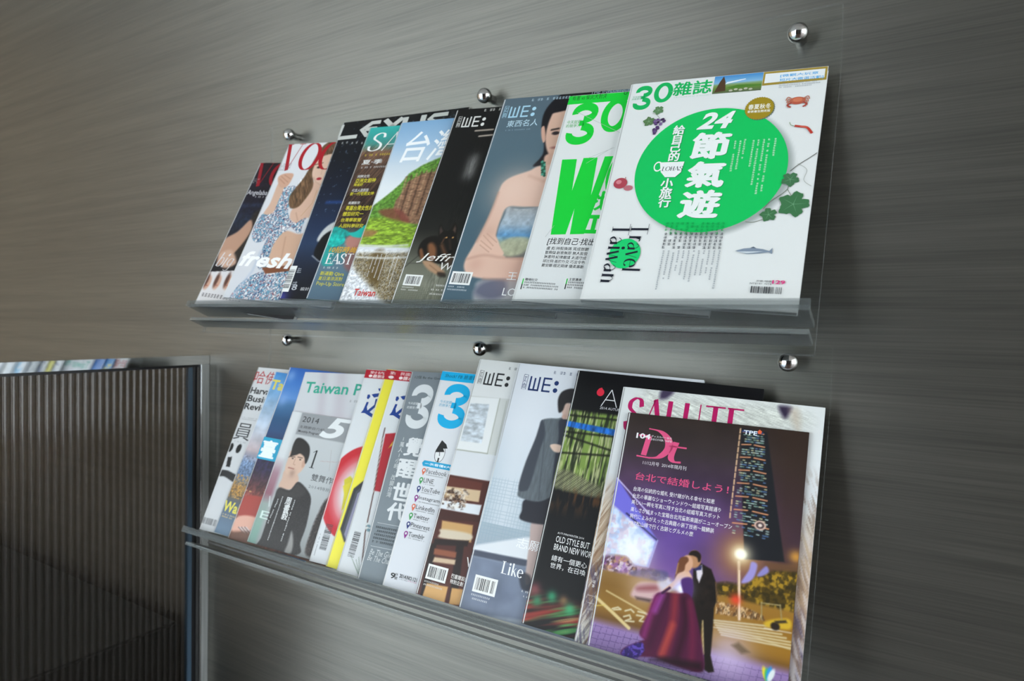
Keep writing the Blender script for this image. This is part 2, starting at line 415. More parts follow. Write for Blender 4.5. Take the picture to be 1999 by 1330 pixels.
class Cover:
    def __init__(s, key, label, bgcol, grid=1.3, spine=None, group=None, name='magazine'):
        s.key = key; s.label = label; s.group = group; s.name = name
        s.row, bx, bs, rot, s.w, s.h, s.t, s.a0, s.al = POSE[key]
        s.W = s.w * 1000; s.H = s.h * 1000
        r = math.radians(rot)
        down2 = np.array([-math.sin(r), math.cos(r)]); right2 = np.array([math.cos(r), math.sin(r)])
        X = np.array([1.0, 0, 0])
        rt = X * right2[0] + SDN * right2[1]; dn = X * down2[0] + SDN * down2[1]
        s.ex = rt * math.cos(s.al) - NRM * math.sin(s.al)
        s.ez = NRM * math.cos(s.al) + rt * math.sin(s.al)
        s.ey = -dn
        s.o = sp(s.row, bx, bs, s.a0)          # back lower left corner
        s.nx = max(2, int(round(s.W / grid))) + 1; s.ny = max(2, int(round(s.H / grid))) + 1
        s.U, s.V = np.meshgrid(np.linspace(0, s.W, s.nx), np.linspace(0, s.H, s.ny))
        s.C = np.zeros((s.ny, s.nx, 3)) + hx(bgcol)
        s.parts = {}; s.layer = 0; s.cid = 0; s.spine = spine or bgcol
        s.ink = 'lettering'
    # photograph position (crop origin, crop scale) -> mm on this cover, u right, v down from its top left corner
    def view(s, x0, y0, k):
        P0 = s.o + s.ez * s.t + s.ey * s.h
        def f(*pts):
            out = []
            for (x, y) in pts:
                d = ROT.T @ np.array([(x0 + x / k - CX) / FPX, -(y0 + y / k - CY) / FPX, -1.0])
                q = CAM + d * (((P0 - CAM) @ s.ez) / (d @ s.ez)) - P0
                out.append((1000 * (q @ s.ex), -1000 * (q @ s.ey)))
            return np.array(out)
        def b(tl, br):      # box of a line of print: height taken at its left end
            a, r, d = f(tl, br, (tl[0], br[1]))
            return np.array([a, (r[0], d[1])])
        f.b = b
        return f
    # ---- raster paint (vertex colours of the cover sheet)
    def blend(s, mask, c, alpha=1.0):
        c = hx(c) if isinstance(c, str) else c
        m = (np.clip(mask, 0, 1) * alpha)[..., None]
        s.C = s.C * (1 - m) + c * m
    def sd(s, P):
        P = np.array(P); n = len(P)
        d = np.full(s.U.shape, 1e9); ins = np.zeros(s.U.shape, bool)
        for i in range(n):
            a, b = P[i], P[(i + 1) % n]; e = b - a
            px, py = s.U - a[0], s.V - a[1]
            t = np.clip((px * e[0] + py * e[1]) / (e @ e + 1e-9), 0, 1)
            d = np.minimum(d, (px - e[0] * t) ** 2 + (py - e[1] * t) ** 2)
            if abs(e[1]) > 1e-9:
                c = ((a[1] > s.V) != (b[1] > s.V)) & (s.U < e[0] * (s.V - a[1]) / e[1] + a[0])
                ins ^= c
        d = np.sqrt(d); return np.where(ins, -d, d)
    def poly(s, P, c, soft=1.2, alpha=1.0, smooth=False):
        if smooth: P = catmull(P, True)
        m = 0.5 - s.sd(P) / soft; s.blend(m, c, alpha); return np.clip(m, 0, 1)
    def mask(s, P, soft=1.2, smooth=False):
        if smooth: P = catmull(P, True)
        return np.clip(0.5 - s.sd(P) / soft, 0, 1)
    def ell(s, c, rx, ry, colr, soft=1.2, rot=0.0, alpha=1.0):
        a = math.radians(rot); du, dv = s.U - c[0], s.V - c[1]
        x = du * math.cos(a) + dv * math.sin(a); y = -du * math.sin(a) + dv * math.cos(a)
        r = np.sqrt((x / rx) ** 2 + (y / ry) ** 2); m = 0.5 + (1 - r) * min(rx, ry) / soft
        s.blend(m, colr, alpha); return np.clip(m, 0, 1)
    def glow(s, c, r, colr, alpha=1.0):
        d2 = ((s.U - c[0]) ** 2 + (s.V - c[1]) ** 2) / (r * r)
        s.blend(np.exp(-d2), colr, alpha)
    def line(s, P, wd, colr, soft=1.0, alpha=1.0, smooth=False):
        P = catmull(P, False) if smooth else np.array(P)
        d = np.full(s.U.shape, 1e9)
        for a, b in zip(P[:-1], P[1:]):
            e = b - a; px, py = s.U - a[0], s.V - a[1]
            t = np.clip((px * e[0] + py * e[1]) / (e @ e + 1e-9), 0, 1)
            d = np.minimum(d, np.hypot(px - e[0] * t, py - e[1] * t))
        s.blend(0.5 + (wd / 2 - d) / soft, colr, alpha)
    def vgrad(s, stops, m=None):
        vs = [a for a, _ in stops]; cs = np.array([hx(b) for _, b in stops])
        g = np.stack([np.interp(s.V, vs, cs[:, i]) for i in range(3)], -1)
        if m is None: s.C = g
        else: s.C = s.C * (1 - m[..., None]) + g * m[..., None]
    def tex(s, m, amt, fx, fy, seed=0, c=None, rot=0.0):
        a = math.radians(rot); x = s.U * math.cos(a) + s.V * math.sin(a); y = -s.U * math.sin(a) + s.V * math.cos(a)
        n = fbm(x * fx, y * fy, seed)
        if c is None: s.C = np.clip(s.C * (1 + (amt * (n - 0.5) * 2 * m)[..., None]), 0, 1)
        else: s.blend(np.clip((n - 0.5) * 6 + 0.2, 0, 1) * m, c, amt)
    # ---- vector print (thin ink layers lying on the cover)
    def add(s, verts, faces, colr, part=None, rise=None):
        """verts in mm (u, v down)."""
        s.layer += 1
        part = part or s.ink
        if part in SPLIT: part = '%s#%d' % (part, s.cid)
        d = s.parts.setdefault(part, dict(v=[], f=[], c=[]))
        b = len(d['v']); z = s.t + 0.00006 + 0.000005 * s.layer
        c = lhx(colr) if isinstance(colr, str) else colr
        for j, q in enumerate(verts):
            d['v'].append((min(max(q[0], 0.3), s.W - 0.3) / 1000, min(max(s.H - q[1], 0.3), s.H - 0.3) / 1000, z + (2.2e-6 * (j // rise) if rise else 0))); d['c'].append(c)
        if rise: s.layer += len(verts) // rise // 3
        for f in faces: d['f'].append(tuple(b + i for i in f))
    def shape(s, P, colr, part='artwork', smooth=False):
        P = catmull(P, True) if smooth else np.array(P); s.cid += 1
        tr = tessellate_polygon([[Vector((p[0], p[1], 0)) for p in P]])
        s.add(P, tr, colr, part)
    def text(s, body, tl, br, colr, bold=0.0, n=None, shear=0.0, res=2, part=None, keep=False, shadow=None):
        """fit the first n glyphs into the box tl..br (mm); keep: height from the box, natural width."""
        v, f = glyphs(body, bold, res, shear); s.cid += 1
        if not len(v): return
        vb = v if n is None else glyphs(body[:n], bold, res, shear)[0]
        lo, hi = vb.min(0), vb.max(0)
        sy = (br[1] - tl[1]) / (hi[1] - lo[1]); sx = sy if keep else (br[0] - tl[0]) / (hi[0] - lo[0])
        P = np.stack([tl[0] + (v[:, 0] - lo[0]) * sx, br[1] - (v[:, 1] - lo[1]) * sy], 1)
        rs = _rise.get((body, bold, res, shear))
        if shadow: s.add(P + [0.5, 0.6], f, shadow, part, rs)
        s.add(P, f, colr, part, rs)
    def vtext(s, body, top, bot, size, colr, bold=0.0, res=2, part=None, skew=0.0, shadow=None):
        """characters stacked from top to bottom (mm points: centre of first and last cell edge)."""
        top, bot = np.array(top), np.array(bot); n = len(body); L0 = s.layer; s.cid += 1
        for i, ch in enumerate(body):
            v, f = glyphs(ch, bold, res)
            if not len(v): continue
            c = top + (bot - top) * (i + 0.5) / n
            lo, hi = v.min(0), v.max(0); mid = (lo + hi) / 2
            k = size if ord(ch) > 0x2000 else size * 0.9
            P = np.stack([c[0] + (v[:, 0] - mid[0]) * k, c[1] - (v[:, 1] - mid[1]) * k], 1)
            if skew: P[:, 1] += 0; P[:, 0] -= (P[:, 1] - c[1]) * skew
            rs = _rise.get((ch, bold, res, 0.0)); s.layer = L0
            if shadow: s.add(P + [0.7, 0.7], f, shadow, part, rs)
            s.layer = L0 + 4; s.add(P, f, colr, part, rs)
    def strokes(s, paths, fit, colr, part='title_lettering'):
        """paths: list of (points, thick, thin, curved) in unit space y up; fit: function unit -> mm."""
        V, F = [], []; s.cid += 1
        for pts, thick, thin, cur in paths:
            P = catmull(pts, False, 8) if cur else np.array(pts, float)
            n = len(P); b = len(V)
            for i in range(n):
                t = P[min(i + 1, n - 1)] - P[max(i - 1, 0)]
                t = t / (np.hypot(*t) + 1e-9)
                w = (thin + (thick - thin) * abs(t[1]) ** 1.3) / 2
                nn = np.array([-t[1], t[0]]) * w
                V += [fit(P[i] + nn), fit(P[i] - nn)]
            for i in range(n - 1): F.append((b + 2 * i, b + 2 * i + 1, b + 2 * i + 3, b + 2 * i + 2))
        s.add(V, F, colr, part)
    def word(s, body, tl, h, width, colr, font, thick=0.16, thin=0.03, shear=0.0, part='title_lettering', vert=None):
        """stroke lettering; h mm cap height, width mm total (None natural). vert: rotate 90 degrees clockwise."""
        x = 0; paths = []
        for ch in body:
            if ch == ' ': x += 0.35; continue
            g, adv = font(ch, thick, thin)
            for pts, a, b, cu in g: paths.append(([(p[0] + x, p[1]) for p in pts], a, b, cu))
            x += adv
        kx = h if width is None else width / x
        if vert:  fit = lambda p: (tl[0] - (1 - p[1]) * h * 1.0 + 0, tl[1] + (p[0]) * kx)
        else: fit = lambda p: (tl[0] + (p[0] + shear * p[1]) * kx, tl[1] + (1 - p[1]) * h)
        s.strokes(paths, fit, colr, part)
    def greek(s, tl, br, rows, colr, part='small_print', vertical=False, seed=1, fill=0.62, ragged=0.25):
        """tiny unreadable print: broken strokes."""
        rnd = random.Random(seed); V, F = [], []; s.cid += 1
        u0, v0 = tl; u1, v1 = br
        if u1 <= u0 + .3 or v1 <= v0 + .3: return
        def q(a, b, c, d):
            k = len(V); V.extend([(a, b), (c, b), (c, d), (a, d)]); F.append((k, k + 1, k + 2, k + 3))
        for r in range(rows):
            if vertical:
                p = (u1 - u0) / rows; a = u1 - (r + 1) * p; L = (v1 - v0) * (1 - ragged * rnd.random()); x = 0
                ch = p * fill
                while x < L:
                    if rnd.random() > 0.08:
                        for j in range(3):
                            yy = v0 + x + ch * (0.1 + 0.3 * j)
                            q(a + ch * rnd.uniform(0, .2), yy, a + ch * rnd.uniform(.75, 1), yy + ch * 0.13)
                        xx = a + ch * rnd.uniform(0.2, 0.7); q(xx, v0 + x, xx + ch * 0.14, v0 + x + ch * 0.85)
                    x += ch * 1.12
            else:
                p = (v1 - v0) / rows; a = v0 + r * p; L = (u1 - u0) * (1 - ragged * rnd.random()); x = 0
                ch = p * fill
                while x < L:
                    if rnd.random() > 0.08:
                        for j in range(3):
                            yy = a + ch * (0.08 + 0.36 * j)
                            q(u0 + x + ch * rnd.uniform(0, .15), yy, u0 + x + ch * rnd.uniform(.7, .9), yy + ch * 0.14)
                        xx = u0 + x + ch * rnd.uniform(0.15, 0.65); q(xx, a, xx + ch * 0.14, a + ch * 0.9)
                    x += ch * 1.08
        s.add(V, F, colr, part)
    def barcode(s, tl, br, boxed='e6e8e6', bars='2b2d30', vertical=False, seed=3, tail=True):
        rnd = random.Random(seed)
        u0, v0 = tl; u1, v1 = br
        if boxed: s.shape([(u0, v0), (u1, v0), (u1, v1), (u0, v1)], boxed, 'barcode')
        V, F = [], []
        mu, mv = ((u1 - u0) * 0.09, (v1 - v0) * 0.14) if boxed else (0, 0)
        a, b, c, d = u0 + mu, v0 + mv, u1 - mu, v1 - mv
        L = (d - b) if vertical else (c - a); x = 0
        while x < L:
            if L <= 0: break
            w = rnd.choice((0.5, 0.5, 0.9, 1.3)); g = rnd.choice((0.5, 0.7, 1.0))
            if tail and L * 0.74 < x < L * 0.8: x += 0.5; continue
            e = min(x + w, L); k = len(V)
            if vertical: V += [(a, b + x), (c, b + x), (c, b + e), (a, b + e)]
            else: V += [(a + x, b), (a + e, b), (a + e, d), (a + x, d)]
            F.append((k, k + 1, k + 2, k + 3)); x = e + g
        s.add(V, F, bars, 'barcode')
    # ---- build
    def build(s):
        root = bpy.data.objects.new(s.name, None); root.empty_display_size = 0.02; col.objects.link(root)
        bx = [Vector((e[0], -e[2], e[1])) for e in (s.ex, s.ey, s.ez)]
        Mx = Matrix(((bx[0].x, bx[1].x, bx[2].x), (bx[0].y, bx[1].y, bx[2].y), (bx[0].z, bx[1].z, bx[2].z))).to_4x4()
        Mx.translation = W3(s.o); root.matrix_world = Mx
        tag(root, s.label, 'booklet' if s.name != 'magazine' else 'magazine', s.group or 'magazines on the %s rack' % ('upper', 'lower')[s.row])
        # printed front cover
        zz = s.t - 0.0009 * np.clip(1 - s.U / 5.0, 0, 1) ** 2
        co = np.stack([s.U / 1000, (s.H - s.V) / 1000, zz], -1).reshape(-1, 3)
        me = bpy.data.meshes.new('front_cover'); nv = len(co)
        me.vertices.add(nv); me.vertices.foreach_set('co', co.ravel())
        i = np.arange(s.ny - 1)[:, None] * s.nx + np.arange(s.nx - 1)[None, :]
        q = np.stack([i + s.nx, i + s.nx + 1, i + 1, i], -1).reshape(-1, 4)
        me.loops.add(q.size); me.loops.foreach_set('vertex_index', q.ravel().astype(np.int32))
        me.polygons.add(len(q)); me.polygons.foreach_set('loop_start', (np.arange(len(q)) * 4).astype(np.int32))
        me.update(calc_edges=True)
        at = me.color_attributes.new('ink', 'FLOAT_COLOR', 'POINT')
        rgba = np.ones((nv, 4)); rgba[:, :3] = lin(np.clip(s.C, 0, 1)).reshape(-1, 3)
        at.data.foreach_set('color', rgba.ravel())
        me.materials.append(M_PRINT)
        cov = bpy.data.objects.new('front_cover', me); col.objects.link(cov); cov.parent = root
        # page block, spine, back cover
        w, h, t = s.w, s.h, s.t
        box('page_block', 0.0012, w - 0.0007, 0.0006, h - 0.0006, 0.0006, t - 0.00025, M_PAGES, root)
        sm = SPINES.get(s.spine) or SPINES.setdefault(s.spine, mat('spine_card', s.spine, 0.45))
        box('spine', 0.0, 0.0011, 0.0, h, 0.0003, t - 0.0011, sm, root, 0.0002)
        box('back_cover', 0.0, w, 0.0, h, 0.0, 0.0005, sm, root)
        for nm, d in s.parts.items():
            nm = SINGLE.get(nm.split('#')[0], nm.split('#')[0])
            m2 = bpy.data.meshes.new(nm); m2.from_pydata(d['v'], [], d['f']); m2.update()
            a2 = m2.color_attributes.new('ink', 'FLOAT_COLOR', 'POINT')
            a2.data.foreach_set('color', np.array(d['c'], float).ravel())
            m2.materials.append(M_PRINT)
            o2 = bpy.data.objects.new(nm, m2); col.objects.link(o2); o2.parent = cov
            if nm in ('small_print', 'fine_print'): o2['kind'] = 'stuff'
        return root
SPINES = {}

# ------------------------------------------------------------------ stroke alphabets (unit height, y up)
def arc(cx, cy, rx, ry, a0, a1, n=18):
    return [(cx + rx * math.cos(math.radians(a0 + (a1 - a0) * i / n)), cy + ry * math.sin(math.radians(a0 + (a1 - a0) * i / n))) for i in range(n + 1)]
def serif_font(ch, K, k, sf=True):
    o = []; st = lambda p, a=K, b=k, c=False: o.append((p, a, b, c))
    def ser(x, y, r=0.13):
        if sf: st([(x - r, y), (x + r, y)], k, k)
    e = k / 2; adv = 0.7
    if ch == 'V': st([(.10, 1), (.40, 0)], K * .95, K * .95); st([(.40, 0), (.66, 1)], k, k); ser(.10, 1 - e, .16); ser(.66, 1 - e); adv = .78
    elif ch == 'O': st(arc(.42, .5, .36, .5 - e, 0, 360, 40)); adv = .86
    elif ch == 'G': st(arc(.42, .5, .36, .5 - e, 48, 330, 34)); st([(.70, .03), (.70, .42)]); ser(.70, .42, .16); adv = .9
    elif ch == 'U': st([(.14, 1), (.14, .3)]); st([(.14, .32), (.18, .08), (.38, e), (.58, .1), (.62, .32)], K, k, True); st([(.62, .3), (.62, 1)], k, k); ser(.14, 1 - e, .17); ser(.62, 1 - e); adv = .8
    elif ch == 'E':
        st([(.16, 1), (.16, 0)]); st([(.03, 1 - e), (.58, 1 - e)], k, k); st([(.03, e), (.6, e)], k, k); st([(.16, .5), (.46, .5)], k, k)
        if sf: st([(.58, 1), (.58, .78)], k, k); st([(.6, 0), (.6, .24)], k, k); st([(.46, .6), (.46, .4)], k, k)
        adv = .7
    elif ch == 'S': st([(.56, .74), (.5, .93), (.32, 1 - e), (.14, .86), (.14, .68), (.34, .53), (.54, .36), (.54, .13), (.32, e), (.12, .08), (.06, .28)], K, k, True); adv = .68
    elif ch == 'A': st([(.04, 0), (.36, 1)], k, k); st([(.36, 1), (.68, 0)], K, K); st([(.15, .33), (.57, .33)], k, k); ser(.04, e); ser(.68, e, .16); adv = .76
    elif ch == 'L': st([(.16, 1), (.16, 0)]); st([(.03, e), (.55, e)], k, k); ser(.16, 1 - e, .17); adv = .62
    elif ch == 'T': st([(.34, 1), (.34, 0)]); st([(.0, 1 - e), (.68, 1 - e)], k, k); ser(.34, e, .17); adv = .72
    elif ch == 'H': st([(.14, 1), (.14, 0)]); st([(.58, 1), (.58, 0)]); st([(.14, .5), (.58, .5)], k, k); adv = .74
    elif ch == 'r': st([(.14, .66), (.14, 0)]); st([(.16, .42), (.26, .62), (.40, .60)], K * .8, k * 2, True); ser(.14, e, .12); adv = .44
    elif ch == 'n': st([(.14, .66), (.14, 0)]); st([(.16, .46), (.3, .64), (.46, .5)], k * 1.5, k, True); st([(.47, .5), (.47, 0)]); ser(.14, e, .1); ser(.47, e, .1); adv = .6
    elif ch == 'a': st([(.42, .46), (.42, .04)]); st([(.1, .5), (.24, .66), (.42, .48)], k * 1.5, k, True); st([(.42, .38), (.2, .34), (.08, .18), (.2, e), (.42, .16)], K * .8, k, True); adv = .56
    elif ch == 'v': st([(.04, .66), (.24, 0)], K * .9, K * .9); st([(.24, 0), (.42, .66)], k, k); adv = .47
    elif ch == 'w': st([(.04, .66), (.2, 0)], K * .9, K * .9); st([(.2, 0), (.36, .66)], k, k); st([(.36, .66), (.52, 0)], K * .9, K * .9); st([(.52, 0), (.68, .66)], k, k); adv = .72
    elif ch == 'e': st([(.1, .36), (.48, .36)], k, k); st(arc(.3, .33, .22, .32, 5, 320, 24), K * .9, k); adv = .56
    elif ch == 'l': st([(.14, 1), (.14, 0)]); ser(.14, e, .1); adv = .3
    elif ch == 'i': st([(.14, .66), (.14, 0)]); st(arc(.14, .86, .045, .06, 0, 360, 10), .09, .09); ser(.14, e, .1); adv = .3
    elif ch == 'k': st([(.14, 1), (.14, 0)]); st([(.16, .3), (.42, .66)], k, k); st([(.24, .42), (.5, 0)], K * .8, K * .8); adv = .56
    elif ch == 'D': st([(.2, 1), (.2, 0)]); st([(.04, 1 - e), (.34, 1 - e)], k, k); st([(.04, e), (.34, e)], k, k); st([(.32, 1 - e), (.6, .92), (.76, .5), (.6, .08), (.32, e)], K * 1.2, k, True); adv = .85
    elif ch == 't': st([(.2, .9), (.2, .16), (.3, .02), (.46, .08)], K, k, True); st([(.04, .66), (.42, .66)], k * 1.5, k * 1.5); adv = .46
    elif ch == 'b': st([(.14, 1), (.14, .05)]); st(arc(.32, .33, .2, .32, 0, 360, 24), K * .8, k); adv = .58
    elif ch == 'g': st(arc(.28, .4, .18, .25, 0, 360, 20), K * .8, k); st([(.46, .62), (.46, -.05), (.3, -.22), (.1, -.16)], K * .7, k, True); adv = .56
    return o, adv
def three(c, q, colr, part='title_lettering'):
    """heavy numeral 3 in the mm box q = (u0, v0, u1, v1)."""
    K = .235
    P = [(arc(.47, .735, .355, .148, 188, -90, 24) , K * .95, K * .72, False), (arc(.47, .275, .385, .158, 90, -188, 26), K * .95, K * .72, False), ([(.36, .51), (.55, .51)], K * .5, K * .5, False)]
    c.strokes(P, lambda p: (q[0] + (p[0] + .03) * (q[2] - q[0]), q[1] + (1 - p[1]) * (q[3] - q[1])), colr, part)
def zero(c, q, colr, part='title_lettering'):
    P = [(arc(.5, .5, .375, .415, 0, 360, 48), .25, .17, False)]
    c.strokes(P, lambda p: (q[0] + p[0] * (q[2] - q[0]), q[1] + (1 - p[1]) * (q[3] - q[1])), colr, part)
def plain_font(ch, K, k): return serif_font(ch, K, k, False)
def we_logo(c, tl, h, colr, part='title_lettering'):
    """the slanted stroke logo: boxed sign, a comb-shaped W and an E."""
    K = 0.125
    p = []
    st = lambda *q: p.append((list(q), K, K, False))
    th = lambda *q: p.append((list(q), 0.035, 0.035, False))
    th((0, 1.08), (.30, 1.08), (.30, 0.04), (0, 0.04), (0, 1.08)); th((.06, .92), (.24, .92)); th((.06, .62), (.24, .62)); th((.15, .92), (.10, .64)); th((.06, .40), (.24, .40), (.24, .14), (.06, .14), (.06, .40)); th((.15, .50), (.15, .16))
    st((.55, 1), (.55, .06)); st((.49, .06), (1.27, .06)); st((.88, .9), (.88, .06)); st((1.21, 1), (1.21, .06))
    st((1.55, .94), (2.12, .94)); st((1.55, .5), (2.08, .5)); st((1.55, .06), (2.12, .06)); st((1.55, 1), (1.55, 0))
    c.strokes(p, lambda q: (tl[0] + (q[0] + 0.0 * q[1]) * h * 0.97, tl[1] + (1 - q[1]) * h), colr, part)
    for yy in (0.68, 0.18):
        a = np.array(arc(tl[0] + 2.42 * h, tl[1] + (1 - yy) * h, h * .16, h * .16, 0, 360, 18)); c.add(a[:-1], [tuple(range(18))], colr, part)
A1 = (360, 220, 3.1675); A2 = (640, 180, 3.0225); A3 = (840, 150, 2.8925); A4 = (1100, 0, 3.4466); A5 = (1100, 300, 3.4103)
B1 = (360, 640, 2.66); B2 = (600, 680, 2.66); B3 = (820, 670, 2.2925); B4 = (1100, 680, 3.5696); B5 = (1100, 980, 3.5696)
SKIN, SKIN2 = 'd2ab94', 'b98a70'

# ------------------------------------------------------------------ upper rack, left to right
def pattern(c, m, seed=0):
    n1 = fbm(c.U * .45, c.V * .45, seed); n2 = fbm(c.U * .5, c.V * .5, seed + 9)
    c.blend(m, 'c9d2da'); c.blend(m * (n1 > .52), '39496f'); c.blend(m * (n1 < .40), '8d4a52'); c.blend(m * (n2 > .58), '6fa3bb'); c.blend(m * (n2 < .36), 'e8eaec')

def cover_U1():
    c = Cover('U1', 'leftmost upper magazine, nearly black with a dark red serif title and white foot strip', '15121a', 1.3, '1b171d'); v = c.view(*A1)
    c.vgrad([(0, '1b1118'), (80, '141222'), (110, '1d2638'), (150, '17131a'), (262, '120f12')])
    c.line(v((330, 575), (480, 570), (600, 545)), 4, '33455f', 8, .6)
    c.poly(v((520, 560), (430, 620), (390, 700), (340, 780), (300, 900), (560, 950), (760, 700), (700, 500)), '2a2420', 8); c.tex(np.ones_like(c.U), .5, .3, .3, 4)
    c.poly(v((405, 665), (330, 735), (245, 785), (218, 850), (200, 945), (255, 915), (325, 850), (395, 760), (420, 700)), 'b78f78', 4, 1, True)
    c.poly(v((215, 880), (290, 850), (320, 930), (240, 960)), 'c7a28c', 5, 1, True)
    m = c.mask(v((140, 985), (700, 960), (600, 1200), (40, 1200)), 1); c.blend(m, 'd6d3d4')
    for x in (165, 225, 290, 350, 410):
        q = v((x - 22, 1050))[0]; c.ell(q, 7, 12, 'c79c86', 3); c.ell(q + [-4, -4], 4, 12, '5b3a30', 3); c.line([q + [-1, 5], q + [3, 5]], 1.2, 'a04a44', 1)
    c.greek(*v.b((112, 1112), (390, 1152)), 1, '3a3538', seed=4)
    q = v((470, 308), (455, 455)); hh = q[1][1] - q[0][1]
    c.word('VOGUE', q[0] + [0, 0], hh, 195, '8e1322', serif_font)
    c.text('Angelaba', *v.b((398, 478), (505, 516)), 'cfcdd2', 0, part='cover_lines')
    c.greek(*v.b((440, 515), (520, 532)), 1, 'b9b6bb'); c.greek(*v.b((415, 408), (450, 440)), 3, 'a9a5aa')
    q = v((222, 862), (205, 975)); c.word('big', q[0], (q[1][1] - q[0][1]) * .8, None, 'dcd9da', serif_font, .09, .02, .3, 'cover_lines')
    return c
def cover_U2():
    c = Cover('U2', 'white upper magazine with a red serif title and a woman in a patterned dress', 'd9dadd', .9, 'd3d4d6'); v = c.view(*A1)
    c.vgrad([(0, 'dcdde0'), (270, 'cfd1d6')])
    pattern(c, c.mask(v((655, 455), (595, 480), (560, 585), (550, 620), (488, 625), (440, 690), (418, 760), (440, 802), (492, 790), (520, 755), (480, 850), (455, 960), (520, 960), (560, 860), (630, 735), (665, 690), (640, 620), (655, 560), (720, 500), (700, 460)), 1.2, True))
    pattern(c, c.mask(v((655, 685), (700, 672), (752, 645), (730, 700), (712, 748), (668, 715)), 1, True), 2)
    pattern(c, c.mask(v((465, 985), (640, 978), (800, 960), (760, 1160), (265, 1160), (330, 1070), (390, 1020)), 1), 5)
    c.line(v((470, 860), (420, 980), (300, 1130)), 5, 'b9c3d2', 5, .8); c.line(v((500, 1010), (420, 1150)), 2, '5f5f80', 3, .7); c.line(v((560, 1010), (520, 1150)), 2, 'd0d6de', 3, .7)
    c.poly(v((790, 430), (840, 440), (960, 470), (960, 640), (760, 650), (690, 680), (652, 655), (665, 600), (720, 555), (770, 500)), 'd4af99', 3, 1, True)
    c.line(v((690, 620), (700, 665)), 1.2, 'a27a64', 3, .6); c.line(v((820, 480), (790, 560), (720, 640)), .8, 'b58f5f', 1.2, .8)
    c.poly(v((560, 800), (625, 733), (700, 750), (780, 760), (720, 940), (640, 945), (515, 955), (530, 870)), 'cda78e', 3, 1, True); c.line(v((625, 770), (600, 900)), 1.5, 'a98168', 4, .6)
    c.poly(v((585, 430), (620, 450), (575, 560), (545, 620), (490, 625), (530, 560)), 'd2ae98', 2, 1, True)
    c.poly(v((578, 405), (615, 378), (672, 378), (664, 412), (635, 455), (592, 462)), 'cda189', 2, 1, True)
    for a in ((600, 395, 640, 430), (620, 385, 655, 410), (590, 410, 620, 440)): c.line(v(a[:2], a[2:]), .6, '97664f', 1.2, .8)
    c.poly(v((990, 150), (915, 172), (860, 205), (815, 270), (770, 350), (725, 420), (660, 500), (645, 545), (655, 590), (700, 585), (740, 545), (790, 470), (800, 400), (815, 320), (860, 285), (990, 240)), '6a5039', 2.5, 1, True)
    m = c.mask(v((990, 150), (915, 172), (860, 205), (770, 350), (660, 500), (655, 590), (740, 545), (800, 400), (860, 285), (990, 240)), 3); c.tex(m, .55, .12, .7, 3, rot=60)
    c.poly(v((820, 300), (880, 262), (960, 262), (950, 380), (880, 440), (835, 448), (802, 425), (790, 372)), 'dcbaa4', 2, 1, True)
    c.ell(v((832, 338))[0], 4.2, 2.2, '3a2a22', 1); c.line(v((808, 322), (858, 310)), 1.6, '5c4433', 1.2); c.ell(v((832, 409))[0], 5, 2.4, 'a3202c', 1); c.line(v((800, 400), (812, 430), (840, 446)), 1.5, 'b08a74', 3, .6); c.line(v((858, 340), (845, 380)), 1, 'b98f78', 2, .6); c.ell(v((905, 330))[0], 3, 1.6, '3d2c22', 1)
    c.poly(v((478, 958), (640, 945), (700, 935), (690, 975), (500, 997)), '7c4a30', 2)
    q = v((645, 196), (657, 357)); c.word('VOGUE', q[0], q[1][1] - q[0][1], 197, 'a81624', serif_font)
    c.greek(*v.b((600, 316), (645, 362)), 4, '55565c'); 
    c.text('fresh', *v.b((372, 855), (655, 950)), 'f4f4f4', .03, shear=.25, part='cover_lines')
    return c
